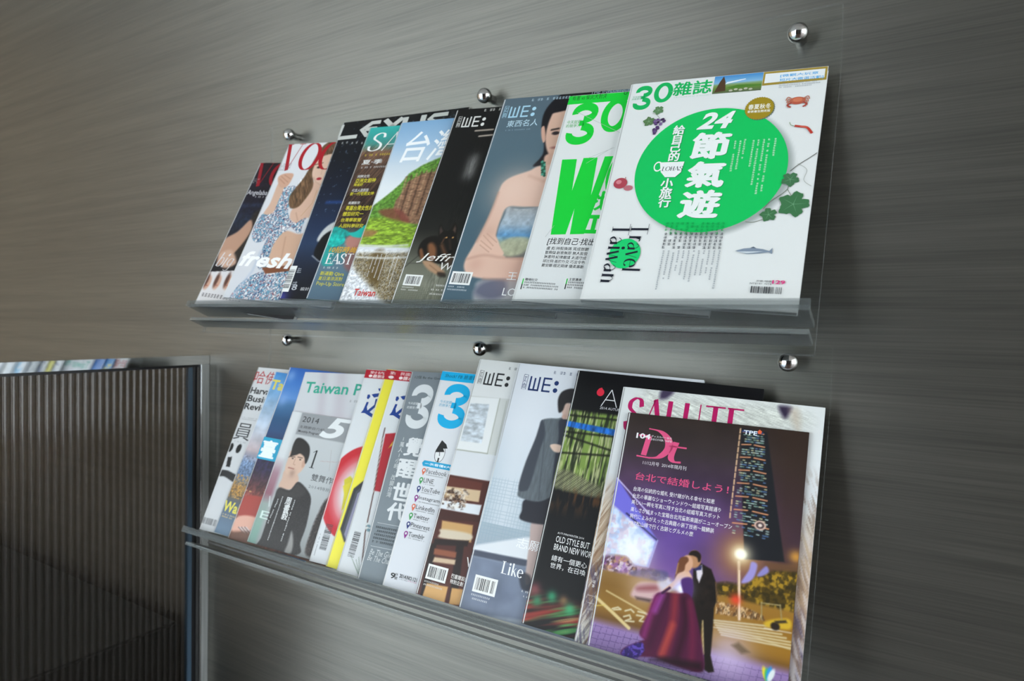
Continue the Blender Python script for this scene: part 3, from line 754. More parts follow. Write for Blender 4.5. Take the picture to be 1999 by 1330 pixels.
def cover_U3():
    c = Cover('U3', 'tall black upper magazine with a wide silver logo and a starry night scene', '101216', 1.3, '0d0e11'); v = c.view(*A1)
    c.vgrad([(0, '101113'), (60, '10131b'), (120, '131a2b'), (180, '1e2d49'), (215, '263957'), (260, '171d2c'), (300, '0d0f16')])
    st = vnoise(c.U * .7, c.V * .7, 7); c.blend((st > .93) * (c.V < 170), '8aa3c4', .5)
    c.line(v((880, 555), (1000, 552), (1150, 560)), 3, '2c5fb5', 6, .7)
    c.poly(v((820, 790), (850, 735), (900, 690), (960, 670), (1000, 720), (940, 760), (860, 800)), 'c3c6c6', 3, 1, True)
    c.poly(v((800, 880), (860, 760), (960, 730), (1000, 900), (880, 930)), '0e0f13', 3, 1, True); c.line(v((790, 885), (830, 920), (900, 930)), 1.2, 'aab0b8', 1.2)
    c.glow(v((590, 1150))[0], 14, '3a3f9c', .9)
    d = c.view(*A2); q = d((80, 195), (75, 280)); h = q[1][1] - q[0][1]; w = 200.
    K = .24
    L = [([(.05, 1), (.03, .3), (.10, .10), (1.0, .10)], K, K, False), ([(1.95, .9), (1.55, .9), (1.15, .5), (1.45, .10), (2.05, .10)], K, K, False), ([(1.3, .5), (1.85, .5)], K, K, False),
         ([(2.15, 1), (2.95, .05)], K, K, False), ([(2.95, 1), (2.2, .05)], K, K, False), ([(3.1, 1), (3.1, .3), (3.3, .1), (3.7, .1), (3.9, .3), (3.9, 1)], K, K, False),
         ([(4.95, .9), (4.35, .9), (4.2, .7), (4.4, .5), (4.8, .48), (4.95, .3), (4.8, .1), (4.15, .1)], K, K, False)]
    c.strokes(L, lambda p: (q[0][0] + p[0] * w / 5.1, q[0][1] + (1 - p[1]) * h), 'c6c8c3')
    for x in (985, 1045, 1105, 1165): c.greek(*v.b((x - 10, 182), (x + 10, 202)), 1, 'b6b8b8')
    q = v((638, 948), (648, 1108)); c.barcode((q[0][0], q[0][1]), (q[0][0] + 19, q[1][1]), vertical=True)
    c.text('8', *v.b((672, 1062), (690, 1098)), 'c7cad0', part='cover_lines'); c.text('設計', *v.b((722, 1080), (768, 1100)), 'd6d8da', part='cover_lines'); c.greek(*v.b((700, 960), (716, 1060)), 1, '8f949c', vertical=True)
    return c
def cover_U4():
    c = Cover('U4', 'upper magazine with turquoise top, brown hair photo and yellow cover lines', '2c211d', 1.1, '2f6d70'); v = c.view(*A1)
    c.vgrad([(0, '35b0a8'), (30, '3f8f88'), (45, '6d5040'), (70, '4a382f'), (120, '2a1f1c'), (165, '2f2521'), (190, '56757a'), (215, '3f7f86'), (230, '5b7686'), (282, '52697a')])
    m = np.clip((c.V - 22) / 15, 0, 1) * np.clip((185 - c.V) / 20, 0, 1); c.tex(m, .5, .08, .9, 2, rot=-55); c.tex(m, .35, .06, .8, 5, 'a07a5c', rot=-60)
    c.poly(v((1010, 770), (1110, 740), (1300, 730), (1250, 900), (1060, 860), (1000, 830)), 'b07c72', 5, 1, True)
    c.poly(v((1010, 855), (1110, 830), (1260, 900), (1100, 1000), (990, 960)), '8d5b58', 6, .8, True)
    T = '22b3a8'
    c.poly(v((880, 790), (905, 740), (950, 735), (990, 760), (985, 805), (930, 828), (885, 822)), T, 2, 1, True)
    c.poly(v((900, 735), (940, 705), (1020, 740), (1000, 765)), '1f9a92', 2, 1, True); c.poly(v((1015, 745), (1060, 735), (1130, 690), (1110, 765), (1050, 770)), T, 2, 1, True)
    c.poly(v((850, 940), (875, 830), (925, 850), (900, 900), (920, 940)), '2a9f98', 3, .9, True)
    c.tex(c.mask(v((860, 720), (1010, 720), (1000, 840), (850, 840)), 4), .25, .3, .3, 8)
    q = v((1160, 130), (1140, 240)); c.word('SALUTE', q[0], q[1][1] - q[0][1], 175, 'eef0ee', plain_font, .11, .035, .12)
    c.greek(*v.b((1118, 258), (1300, 278)), 1, 'd0b93a'); c.text('夏·季', *v.b((1105, 293), (1215, 322)), 'eceeec', .01, part='cover_lines'); c.greek(*v.b((1095, 335), (1300, 352)), 1, 'c9c6c2')
    Y = 'd9cf3a'
    for t, x, y, x2, y2, cc in (('純粹女性', 1075, 386, 1148, 404, 'd8d6d2'), ('亞洲女廚神', 1064, 408, 1182, 436, Y), ('陳嵐舒', 1052, 438, 1106, 456, Y), ('代言人面對面', 1040, 472, 1140, 492, 'd8d6d2'), ('新一代宅男女神', 1030, 492, 1172, 514, Y),
                                ('美麗新世', 1018, 550, 1088, 568, 'd8d6d2'), ('專屬台灣女性的', 1004, 576, 1164, 606, Y), ('體型研究一', 986, 614, 1108, 640, Y), ('台灣華歌爾', 974, 652, 1095, 676, Y), ('人因科學研究', 960, 688, 1108, 712, Y)):
        c.text(t, *v.b((x, y), (x2 - 6, y2)), cc, .012, part='cover_lines')
    c.text('10招時尚', *v.b((905, 828), (1060, 866)), 'd9a92c', .02, part='cover_lines', shear=.15)
    q = v((890, 870), (880, 935)); c.word('EAST', q[0], q[1][1] - q[0][1], None, 'f0f0f0', serif_font, .14, .05, 0, 'cover_lines')
    c.greek(*v.b((862, 952), (945, 972)), 1, 'd6dada')
    c.text('新運動 Qbra', *v.b((846, 980), (985, 1008)), 'd0c93c', .01, part='cover_lines'); c.text('夏日清涼派對', *v.b((834, 1012), (975, 1036)), 'd0c93c', .01, part='cover_lines'); c.text('Pop-Up Store', *v.b((822, 1044), (985, 1074)), 'd6d04a', 0, part='cover_lines')
    return c
def cover_U5():
    c = Cover('U5', 'upper magazine with a photo of rock columns, green hill and pond under blue sky', '9fbfd8', 1.0, 'd8dadf'); v = c.view(*A2)
    c.vgrad([(0, '7fa8cc'), (35, '9bbcd8'), (75, 'c9d6e0'), (110, 'dfe5e8'), (283, 'dfe5e8')])
    hill = v((1300, 120), (740, 350), (640, 395), (560, 430), (480, 480), (430, 540), (360, 600), (255, 680), (200, 800), (140, 930), (1300, 930)); m = c.poly(hill, '5d8a37', 3)
    c.tex(m, .45, .35, .5, 3)
    m = c.poly(v((1300, 250), (700, 455), (560, 480), (470, 530), (440, 590), (400, 640), (385, 690), (420, 730), (440, 770), (520, 780), (1300, 640)), '8c6a52', 3)
    for k in range(22):
        x = 395 + 26 * k; a = v((x + 70 + k * 4, 500 - k * 9), (x, 740 - k * 4)); c.line(a, 2.4, '4f392c' if k % 2 else 'b08d6e', 2, .8)
        for j in range(7):
            f = (j + (k % 3) * .3) / 7; q = a[0] + (a[1] - a[0]) * f; c.line([q + [-2, 0], q + [2, .4]], .9, '4a3528', 1.2, .7)
    c.tex(m, .3, .25, .45, 6)
    c.poly(v((300, 700), (420, 690), (480, 770), (360, 750)), '7d4238', 5, .8, True)
    m = c.poly(v((245, 745), (330, 740), (450, 770), (520, 790), (900, 760), (800, 960), (440, 930), (150, 935)), '86a636', 6); c.tex(m, .5, .2, .5, 8); c.poly(v((210, 815), (290, 820), (260, 850), (190, 850)), '9c6a4c', 5, .8, True)
    water = c.mask(v((160, 905), (900, 930), (900, 1300), (20, 1300)), 4); c.blend(water, 'd9dde2')
    c.poly(v((170, 955), (300, 950), (480, 945), (900, 960), (900, 1300), (440, 1300), (330, 1240), (260, 1160), (190, 1080), (150, 1020)), '6b5a34', 8, .95, True)
    m = c.mask(v((120, 930), (600, 940), (600, 1260), (60, 1230)), 6); c.tex(m, .5, .5, .5, 2); c.tex(m, .5, 1.0, 1.0, 12, 'e4e8ee')
    c.poly(v((260, 960), (330, 940), (300, 1130), (240, 1100)), '5f4c28', 8, .8, True)
    for y in (900, 935, 972): c.line(v((165, y), (320, y + 8), (470, y + 2)), 2.2, 'e6e9ea', 3, .9, True)
    c.text('台灣', *v.b((482, 238), (568, 412)), 'f1f4f5', .012, n=1, shear=.18, part='title_lettering')
    for x, y0, y1, n in ((420, 965, 1150, 1), (398, 968, 1105, 1), (350, 950, 1110, 1), (322, 955, 1095, 1), (298, 960, 1065, 1), (272, 975, 1090, 1)):
        q = v((x, y0), (x, y1)); c.greek((q[0][0] - 1.6, q[0][1]), (q[0][0] + 1.6, q[1][1]), 1, 'eef0ec', vertical=True, seed=x, ragged=0, part='cover_lines')
    c.text('Taiwan', *v.b((162, 1160), (276, 1202)), 'c93a34', .02, part='cover_lines', shear=.1)
    return c
def barcode_foot(c, v, tl, br, seed, colr='c6cbd0'):
    q = v.b(tl, br); c.barcode(q[0], q[1], seed=seed)
    h = (q[1][1] - q[0][1]); c.greek((q[0][0], q[1][1] + h * .12), (q[1][0] * .8 + q[0][0] * .2, q[1][1] + h * .30), 1, colr, seed=seed); c.greek((q[0][0], q[1][1] + h * .34), (q[1][0], q[1][1] + h * .52), 1, colr, seed=seed + 1)
def cover_U6():
    c = Cover('U6', 'black upper magazine with white angular logo and a lying black and tan dog', '141414', 1.0, '1a1a1a'); v = c.view(*A2)
    c.vgrad([(0, '131313'), (150, '161615'), (185, '1d1d1a'), (215, '45463e'), (235, '65675a'), (262, '7b7d6f'), (295, '6b6e60')])
    q = v((845, 440))[0]; c.blend(np.exp(-((c.U - q[0]) / 9) ** 2 - ((c.V - q[1]) / 20) ** 4), '7d7d7b', .75); c.tex(np.exp(-((c.U - q[0]) / 12) ** 2), .4, 1.2, .1, 3)
    c.line(v((870, 228), (975, 220)), 1.8, 'd8c9b8', 2); c.line(v((892, 260), (970, 252)), 1.8, 'd8c9b8', 2)
    c.line(v((420, 1060), (540, 960), (600, 905)), 1.0, '33342e', 1.5)
    c.line(v((430, 1010), (640, 1010), (900, 1020)), .8, '45463e', 1.5)
    B = '15120f'; TN = '8b5c3c'
    m = c.poly(v((530, 950), (545, 895), (585, 858), (640, 848), (690, 880), (720, 940), (690, 1010), (640, 1010), (600, 1000), (555, 985)), B, 2, 1, True)
    c.poly(v((590, 905), (618, 890), (640, 925), (632, 985), (600, 988)), TN, 5, .85, True); c.poly(v((540, 935), (556, 925), (568, 980), (548, 985)), TN, 3, .8, True)
    c.poly(v((560, 1000), (610, 1000), (670, 1040), (690, 1075), (650, 1080), (590, 1045)), 'a9876a', 3, 1, True); c.poly(v((648, 1062), (690, 1068), (692, 1092), (650, 1086)), '1a1714', 3, .8, True); c.line(v((600, 1020), (650, 1060)), .8, '6b4c36', 1.5, .7)
    c.poly(v((652, 855), (655, 800), (668, 778), (690, 815), (722, 812), (752, 768), (766, 800), (760, 850), (768, 905), (752, 960), (715, 968), (690, 930), (665, 900)), B, 1.5, 1, True)
    c.poly(v((660, 840), (661, 806), (668, 792), (680, 822)), '3f3430', 1.5); c.poly(v((738, 815), (751, 786), (757, 805), (752, 832)), '4a3c34', 1.5)
    c.line(v((690, 860), (672, 890)), 1.6, '6b4a34', 2, .8); c.ell(v((700, 858))[0], 1.3, .9, 'c99a5c', .8); c.ell(v((738, 858))[0], 1.3, .9, 'c99a5c', .8); c.line(v((718, 870), (722, 930)), 2.2, '3a2c24', 3, .8); c.ell(v((722, 940))[0], 2.6, 1.8, '050505', 1); c.line(v((672, 905), (690, 950), (700, 985)), 4, TN, 5, .6)
    c.poly(v((690, 970), (740, 970), (745, 1030), (700, 1035)), '3b2b20', 5, .8, True)
    m = np.clip((c.V - 262) / 6, 0, 1); c.blend(m * (np.sin((c.U * .55 - c.V * .35) * 4) > 0), '54574a', .5)
    q = v((775, 150), (760, 215)); we_logo(c, q[0], (q[1][1] - q[0][1]) * .92, 'd9dad6'); c.greek(*v.b((925, 100), (1030, 118)), 1, 'bdbdb8', fill=.8); 
    c.text('Jeffrey', *v.b((540, 948), (742, 1006)), 'e3e3de', 0, n=5, shear=.35, part='cover_lines'); c.text('Wright', *v.b((672, 1006), (760, 1050)), 'e3e3de', 0, n=2, shear=.2, part='cover_lines')
    barcode_foot(c, v, (462, 1075), (545, 1140), 6, 'dfe0da')
    for k, (x, y) in enumerate(((640, 1135), (610, 1160), (600, 1185))): c.greek(*v.b((x, y), (x + 170, y + 16)), 1, 'e6e6e0', seed=30 + k, part='cover_lines')
    return c
def cover_U7():
    c = Cover('U7', 'slate blue upper magazine with a bare-shouldered woman folding her arms', '4a606b', .9, '4a5c66'); v = c.view(*A3)
    c.vgrad([(0, '51626d'), (60, '536873'), (140, '4d6570'), (210, '465d69'), (291, '4a616e')])
    c.poly(v((240, 1270), (250, 1200), (330, 1140), (900, 1110), (900, 1290), (240, 1290)), '9a9da2', 6, 1, True); c.poly(v((250, 1220), (300, 1160), (420, 1140), (420, 1230), (330, 1260)), '5c5f72', 8, .9, True)
    c.poly(v((780, 88), (700, 130), (645, 200), (628, 280), (640, 340), (640, 420), (620, 460), (580, 505), (640, 500), (700, 470), (1000, 470), (1000, 70)), '17161b', 2.5, 1, True)
    c.poly(v((680, 230), (720, 200), (900, 190), (900, 420), (720, 470), (665, 430), (650, 340)), 'd0ab97', 2.5, 1, True)
    c.poly(v((628, 290), (645, 282), (650, 350), (638, 372), (628, 340)), 'c99f8b', 1.5, 1, True); c.line(v((685, 300), (725, 292)), 2.4, '2a2222', 2); c.ell(v((708, 318))[0], 5, 2.6, '2b2426', 1.5); c.ell(v((700, 400))[0], 5, 1.8, '9b6a62', 2)
    c.poly(v((655, 440), (760, 430), (900, 470), (900, 600), (640, 580), (640, 500)), 'cba591', 3, 1, True)
    c.poly(v((640, 500), (560, 530), (460, 565), (410, 600), (385, 650), (350, 740), (300, 850), (240, 960), (200, 1030), (190, 1080), (215, 1120), (300, 1140), (420, 1140), (900, 1150), (900, 1000), (480, 1020), (420, 1010), (380, 960), (370, 900), (400, 800), (440, 735), (560, 735), (900, 720), (900, 500)), 'd6b3a1', 3, 1, True)
    c.glow(v((470, 640))[0], 30, 'e3c6b6', .6); c.glow(v((520, 1090))[0], 25, 'b98f80', .5); c.glow(v((255, 1060))[0], 10, 'c59b8a', .6); c.line(v((560, 560), (640, 590)), 2, 'b78d7b', 6, .5)
    m = c.mask(v((440, 738), (520, 745), (900, 730), (900, 1010), (480, 1018), (420, 1005), (375, 940), (385, 860), (420, 780)), 2, True)
    g = c.V; a, b = v((440, 745))[0][1], v((440, 1000))[0][1]
    c.vgrad([(a, '9ea3a6'), (a + (b - a) * .35, '9fb0bd'), (a + (b - a) * .6, '5c8fb8'), (a + (b - a) * .75, '8f9f92'), (b, '6f6f6a')], m)
    c.poly(v((385, 960), (450, 910), (560, 915), (530, 990), (430, 1015)), 'a9ab8f', 4, .9, True); c.tex(m, .15, .2, .2, 4)
    c.poly(v((275, 920), (320, 880), (370, 900), (395, 960), (415, 1000), (380, 1015), (330, 985), (290, 960)), 'd9b5a2', 2, 1, True)
    for p in ((300, 895, 355, 955), (285, 925, 345, 975), (280, 950, 330, 990), (320, 885, 375, 935)): c.line(v(p[:2], p[2:]), .7, 'a27a68', 1.4, .8)
    for P in (((205, 1030), (300, 1008), (400, 1020), (520, 1026), (700, 1020)), ((385, 655), (352, 745), (300, 860), (262, 930)), ((300, 1140), (420, 1146), (560, 1140))): c.line(v(*P), 2.0, 'a87f6e', 5, .6, True)
    c.glow(v((330, 880))[0], 10, 'c39d8b', .5)
    for k in range(14):
        q = v((632 + (k % 2) * 12, 480 + k * 6))[0]; c.ell(q, 1.8, 1.8, '1f5a48' if k % 3 else '4fa087', .8)
    q = v((425, 172), (412, 240)); we_logo(c, q[0], (q[1][1] - q[0][1]) * .92, 'a6cfe2'); c.greek(*v.b((575, 125), (780, 142)), 1, 'a9bfca', fill=.8, ragged=0)
    c.text('THE INFLUENCER', *v.b((910, 80), (1125, 98)), '8fa5b2', 0, n=13, part='cover_lines')
    c.text('東西名人', *v.b((440, 248), (600, 285)), 'bcd9e6', 0, part='title_lettering'); c.greek(*v.b((425, 300), (570, 310)), 1, '8fa6b2')
    c.text('王', *v.b((442, 1104), (484, 1146)), 'e0e4e6', 0, part='cover_lines'); c.text('LORDE', *v.b((415, 1192), (478, 1236)), 'e6e9ea', 0, n=2, part='cover_lines')
    barcode_foot(c, v, (128, 1098), (222, 1172), 7, 'ced8de')
    return c
GREEN = '14c83a'
def cover_U8():
    c = Cover('U8', 'white upper magazine with a bright green title band and huge slanted green W', 'd8dbd9', 4, 'cfd3d1'); v = c.view(*A3)
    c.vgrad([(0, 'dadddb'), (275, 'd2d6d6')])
    q = v((785, 112), (765, 170)); c.shape([(0.4, .4), (c.W - .4, .4), (c.W - .4, q[1][1] - 4), (.4, q[1][1] - 3)], GREEN, 'title_band')
    c.text('有憲 vs 柴火大對決', *v.b((808, 108), (990, 136)), '1c4a20', 0, part='cover_lines'); c.text('O', *v.b((1095, 82), (1112, 102)), '1c4a20', .02, part='cover_lines')
    q = v((880, 140), (752, 370), (950, 215), (815, 393)); three(c, (q[1][0], q[0][1], q[2][0], q[3][1]), GREEN); k = q[2][0] - q[1][0]; q = v((1060, 120), (955, 265), (1020, 312)); zero(c, (q[1][0], q[0][1], q[1][0] + k * .95, q[2][1]), GREEN)
    c.text('今天就要', *v.b((775, 248), (848, 268)), '39a84a', 0, part='small_print'); c.text('的競爭力', *v.b((770, 270), (843, 288)), '39a84a', 0, part='small_print')
    for k in (((745, 468), (828, 465), (762, 890), (680, 892)), ((712, 891), (764, 890), (914, 457), (866, 459)), ((866, 459), (945, 456), (868, 888), (788, 890)), ((828, 888), (868, 888), (1034, 448), (986, 450))): c.add(v(*k), [(0, 1, 2, 3)], GREEN, 'big_letter')
    q = v((975, 560))[0]; pts = arc(q[0] + 34, q[1], 30, 40, 0, 360, 30); c.add(pts[:-1], [tuple(range(30))], GREEN, 'artwork'); pts = arc(q[0] + 34, q[1], 15, 22, 0, 360, 30); c.add(pts[:-1], [tuple(range(30))], 'd6d9d8', 'artwork')
    c.text('找工作', *v.b((915, 645), (995, 760)), GREEN, .04, n=1, part='title_lettering', shear=.1); c.text('工', *v.b((880, 780), (970, 885)), GREEN, .06, part='title_lettering')
    for l in (((830, 200), (1100, 330)), ((890, 460), (1040, 400)), ((650, 905), (700, 840)), ((1030, 400), (880, 490))): 
        p = v(*l); n = np.array([p[1][1] - p[0][1], p[0][0] - p[1][0]]); n = n / np.hypot(*n) * .2; c.add([p[0] + n, p[1] + n, p[1] - n, p[0] - n], [(0, 1, 2, 3)], 'a7ada9', 'artwork')
    c.text('[找到自己·找出路]', *v.b((668, 908), (925, 952)), '26282a', .005, n=8, shear=.1, part='cover_lines')
    for k, t in enumerate(('盧 彪:持股換鴿 覓成郎聽', '曾興傑:創意無限 無人能替', '狄書特:紀律嚴謹 太過守成', '邱比特:善於外交 巧言令色', '戴安娜:穩定規律 優柔寡斷')):
        x = 660 - k * 7; y = 958 + k * 24; c.text(t, *v.b((x, y), (x + 235, y + 19)), '3f4346', 0, res=1, part='small_print')
    for x0 in (525, 772):
        p = v((x0, 1140), (x0 - 14, 1200)); h = p[1][1] - p[0][1]
        c.shape([p[0], p[0] + [1.1, 0], p[0] + [1.1, h / 2], p[0] + [0, h / 2]], GREEN); c.shape([p[0] + [0, h / 2], p[0] + [1.1, h / 2], p[0] + [1.1, h], p[0] + [0, h]], '16181a')
        c.text('職場社交' if x0 < 600 else '主管溝通', *v.b((x0 + 14, 1136), (x0 + 80, 1152)), '3a3d40', 0, res=1, part='small_print'); c.greek(*v.b((x0 + 8, 1156), (x0 + 215, 1200)), 3, '4a4d50', seed=x0)
    return c
def leaf(c, ctr, r, colr, vein, rot=0.0, part='artwork'):
    P = []
    for k in range(40):
        a = 2 * math.pi * k / 40
        rr = r * (0.62 + 0.30 * abs(math.cos(2.5 * a)) + 0.06 * math.sin(11 * a)); P.append((ctr[0] + rr * math.cos(a + rot), ctr[1] + rr * math.sin(a + rot)))
    c.shape(P, colr, part)
    for k in range(5):
        a = rot + 2 * math.pi * k / 5; n = np.array([-math.sin(a), math.cos(a)]) * .25; e = np.array([math.cos(a), math.sin(a)]) * r * .75; q = np.array(ctr)
        c.add([q + n, q + e, q - n], [(0, 1, 2)], vein, part)
def disc(c, ctr, r, colr, part='artwork', ry=None, n=28):
    pts = arc(ctr[0], ctr[1], r, ry or r, 0, 360, n)[:-1]; c.add(pts, [tuple(range(n))], colr, part)
def rib(c, P, w, colr, part='artwork'):
    P = catmull(P, False, 6); V, F = [], []
    for i in range(len(P)):
        t = P[min(i + 1, len(P) - 1)] - P[max(i - 1, 0)]; t = t / np.hypot(*t); n = np.array([-t[1], t[0]]) * w / 2; V += [P[i] + n, P[i] - n]
    c.add(V, [(2 * i, 2 * i + 1, 2 * i + 3, 2 * i + 2) for i in range(len(P) - 1)], colr, part)
def cover_U9():
    c = Cover('U9', 'rightmost upper magazine, white with a huge green ellipse and gold seal', 'dadddc', 2, 'd3d7d6'); v = c.view(*A4); w = c.view(*A5); z = c.view(1220, 180, 5.1147); y = c.view(1150, 420, 6.663)
    G = '10ae5a'; EL = '0fbc5c'
    # title
    q = v((540, 574), (463, 715), (606, 600), (510, 746)); three(c, (q[1][0], q[0][1], q[2][0], q[3][1]), G); q = v((670, 558), (607, 645), (738, 610), (655, 690)); zero(c, (q[1][0], q[0][1], q[2][0], q[3][1]), G)
    c.text('雜誌', *v.b((750, 556), (988, 648)), G, .028, part='title_lettering'); c.text('今天就要', *v.b((468, 650), (525, 662)), '3aa870', 0, res=1, part='small_print'); c.text('的競爭力', *v.b((463, 664), (520, 676)), '3aa870', 0, res=1, part='small_print')
    c.greek(*v.b((745, 655), (985, 662)), 1, '7fbf9c', ragged=0)
    # landscape photo strip
    q = v((1030, 470), (1022, 632), (1362, 400), (1355, 585)); u0, u1 = q[0][0], q[2][0]; t0 = .4; t1 = q[1][1]
    n = 12
    V, F, CC = [], [], []
    gr = [(0, '3f86c4'), (.45, '86b3d6'), (.52, '7f9a5a'), (.75, '5f7f38'), (1, '55604a')]
    for i in range(n + 1):
        f = i / n; cc = [np.interp(f, [a for a, _ in gr], [hx(b)[k] for _, b in gr]) for k in range(3)]
        V += [(u0, t0 + (t1 - t0) * f), (u1, t0 + (t1 - t0) * f)]; CC += [tuple(lin(cc)) + (1,)] * 2
        if i: F.append((2 * i - 2, 2 * i - 1, 2 * i + 1, 2 * i))
    c.add(V, F, 'ffffff', 'landscape_photo'); c.parts['landscape_photo']['c'] = CC
    H = t1 - t0; c.shape([(u0 + 2, t1 - .08 * H), (u0 + 6, t0 + .35 * H), (u0 + 9.5, t0 + .02 * H), (u0 + 12, t0 + .35 * H), (u0 + 13.5, t1 - .12 * H)], '4f3a28', 'landscape_photo')
    c.shape([(u0 + 14, t1 - .3 * H), (u0 + 25, t1 - .42 * H), (u0 + 35, t1 - .4 * H), (u1, t1 - .34 * H), (u1, t1 - .28 * H), (u0 + 20, t1 - .24 * H)], '4c7a2c', 'landscape_photo')
    for k in range(5): disc(c, (u0 + 19 + k * 5, t1 - (.12 + .05 * (k % 2)) * H), 2, 'b9b7a4', 'landscape_photo', 1.3, 12)
    c.shape([(u0 + 12, t0 + .5 * H), (u0 + 14, t0 + .38 * H), (u0 + 32, t0 + .26 * H), (u0 + 33, t0 + .30 * H)], 'dfe8ee', 'landscape_photo')
    # gold label with white card (its square code is left blank)
    q = v((1372, 400), (1372, 575), (1745, 520)); u2 = c.W - .5; t2 = q[1][1]
    c.shape([(u1 + .3, .4), (u2, .4), (u2, t2 - 1), (u1 + .3, t2)], '9c8636', 'gold_label'); c.shape([(u1 + 2.2, 3), (u2 - 2, 3), (u2 - 2, t2 - 4), (u1 + 2.2, t2 - 3)], 'dfe3e4', 'gold_label')
    c.text('[微觀大玩意', (u1 + 17, 5.5), (u2 - 8, 9.6), '2a9ad6', .015, res=1, part='label_lettering'); c.text('短片大徵選活動]', (u1 + 17, 11), (u2 - 3, 15.3), '2a9ad6', .015, res=1, part='label_lettering'); c.greek((u1 + 17, 17), (u2 - 4, 24), 3, '8a9298', 'label_lettering')
    # ellipse with soft printed drop edge
    q = z((85, 890), (1625, 690), (1000, 160), (700, 1345)); 
    lo = np.array(z((82, 900))[0]); hi = np.array(z((1628, 720))[0]); top = z((1010, 157))[0][1]; bot = y((1400, 226))[0][1]
    cx, cy = (lo[0] + hi[0]) / 2, (top + bot) / 2; rx, ry = (hi[0] - lo[0]) / 2, (bot - top) / 2
    c.ell((cx + 4, cy + 3), rx + 1, ry + 1, '9ba3a1', 6)
    disc(c, (cx, cy), rx, EL, 'artwork', ry, 72)
    WHT = 'e4e8e7'; SH = '0b7f42'
    c.text('24', *z.b((745, 212), (1075, 375)), WHT, .035, shear=.3, res=5, part='headline', shadow=SH)
    for t, a, b in (('節', (690, 410), (1030, 675)), ('氣', (638, 697), (975, 958)), ('遊', (565, 980), (930, 1262))): c.text(t, *z.b(a, b), WHT, .045, res=3, part='headline', shadow=SH, shear=.05)
    p = z((550, 335), (482, 690)); c.vtext('給自己的', p[0], p[1], 12.5, WHT, .03, part='headline', shadow=SH)
    p = z((428, 865), (388, 1150)); c.vtext('小旅行', p[0], p[1], 13, WHT, .03, part='headline', shadow=SH)
    q = z((350, 705), (595, 695), (560, 800), (500, 850), (400, 852), (358, 800)); c.shape(q + [.5, .6], SH, 'cup'); c.shape(q, WHT, 'cup')
    k = z((345, 745))[0]; rg = [(([(math.cos(a) * 1, math.sin(a) * 1) for a in np.linspace(0, 6.3, 24)]), .3, .3, False)]; c.strokes(rg, lambda p: (k[0] - 1.5 + p[0] * 4, k[1] + p[1] * 5.5), WHT, 'cup')
    q = z((372, 748), (366, 790)); c.word('LOHAS', q[0], q[1][1] - q[0][1], 22, '3c4244', serif_font, .14, .04, .1, 'cup')
    for j, (x, a, b) in enumerate(((1510, 460, 640), (1445, 465, 1045), (1395, 470, 1020), (1340, 475, 915), (1290, 480, 740), (1205, 470, 655), (1160, 485, 775), (1110, 485, 785))):
        p = z((x, a), (x - (b - a) * .24, b)); 
        c.greek((p[0][0] - 1.5, p[0][1]), (p[0][0] + 1.2, p[1][1]), 1, 'bfe6cd', 'cover_lines', True, j, .9, 0)
    # seal
    q = v((1318, 730))[0]; R = 14.5; P = []
    for k in range(72): r = R * (1.0 if k % 2 else .94); P.append((q[0] + r * math.cos(k * math.pi / 36), q[1] + r * math.sin(k * math.pi / 36)))
    c.shape(np.array(P) + [.9, .9], '5a6a60', 'gold_seal'); c.shape(P, '9a8420', 'gold_seal')
    c.text('春夏秋冬', (q[0] - 11, q[1] - 5.5), (q[0] + 11, q[1] + 1.2), 'e8e8de', .02, part='seal_lettering'); c.text('節氣養生限定版', (q[0] - 11, q[1] + 2.2), (q[0] + 11, q[1] + 5.4), 'e8e8de', .02, res=1, part='seal_lettering')
    # fruit, leaves, crab, pepper, shallot, fish
    rnd = random.Random(5)
    g = v((635, 845))[0]
    for k in range(38):
        t = rnd.random(); disc(c, (g[0] + rnd.uniform(-8, 8) * (1 - t) - 2 * t, g[1] - 8 + t * 19), 1.7, rnd.choice(('4d3560', '5f4676', '3c2a4a', '77608c')), 'grapes', None, 10)
    leaf(c, v((640, 745))[0], 6.5, '587f55', '86a884', .4, 'grapes'); leaf(c, v((575, 820))[0], 7, '55764c', '86a884', 2.0, 'grapes'); rib(c, v((650, 800), (620, 770), (600, 768)), .4, '6a7a56', 'grapes')
    g = v((1575, 680))[0]
    disc(c, g, 7.5, 'b1543e', 'crab', 4.6); disc(c, g + [0, -1], 5, 'c87455', 'crab', 2.6)
    for sx in (-1, 1):
        for k in range(4): rib(c, [g + [sx * 4, -1 + k * 1.2], g + [sx * (9 - k * .5), -5 + k * 2.6], g + [sx * (11 - k), -1 + k * 3]], .9, 'b2664e', 'crab')
        rib(c, [g + [sx * 5, 2], g + [sx * 9, 5], g + [sx * 5.5, 8]], 1.7, 'a0453a', 'crab')
    rib(c, v((1555, 850), (1600, 855), (1640, 862), (1672, 900)), 2.4, 'b5392e', 'chilli'); rib(c, v((1522, 826), (1530, 845), (1556, 852)), .6, '6f8a55', 'chilli'); rib(c, v((1590, 852), (1640, 858)), .6, 'd9806a', 'chilli')
    g = w((380, 200))[0]; disc(c, g, 7.5, 'a94350', 'shallot', 6.8); disc(c, g + [-2, -1.5], 3, 'cf8088', 'shallot', 2.6); rib(c, w((405, 178), (415, 165), (413, 160)), .8, 'a05a50', 'shallot'); disc(c, w((432, 232))[0], 5, 'b56a74', 'shallot', 3.4)
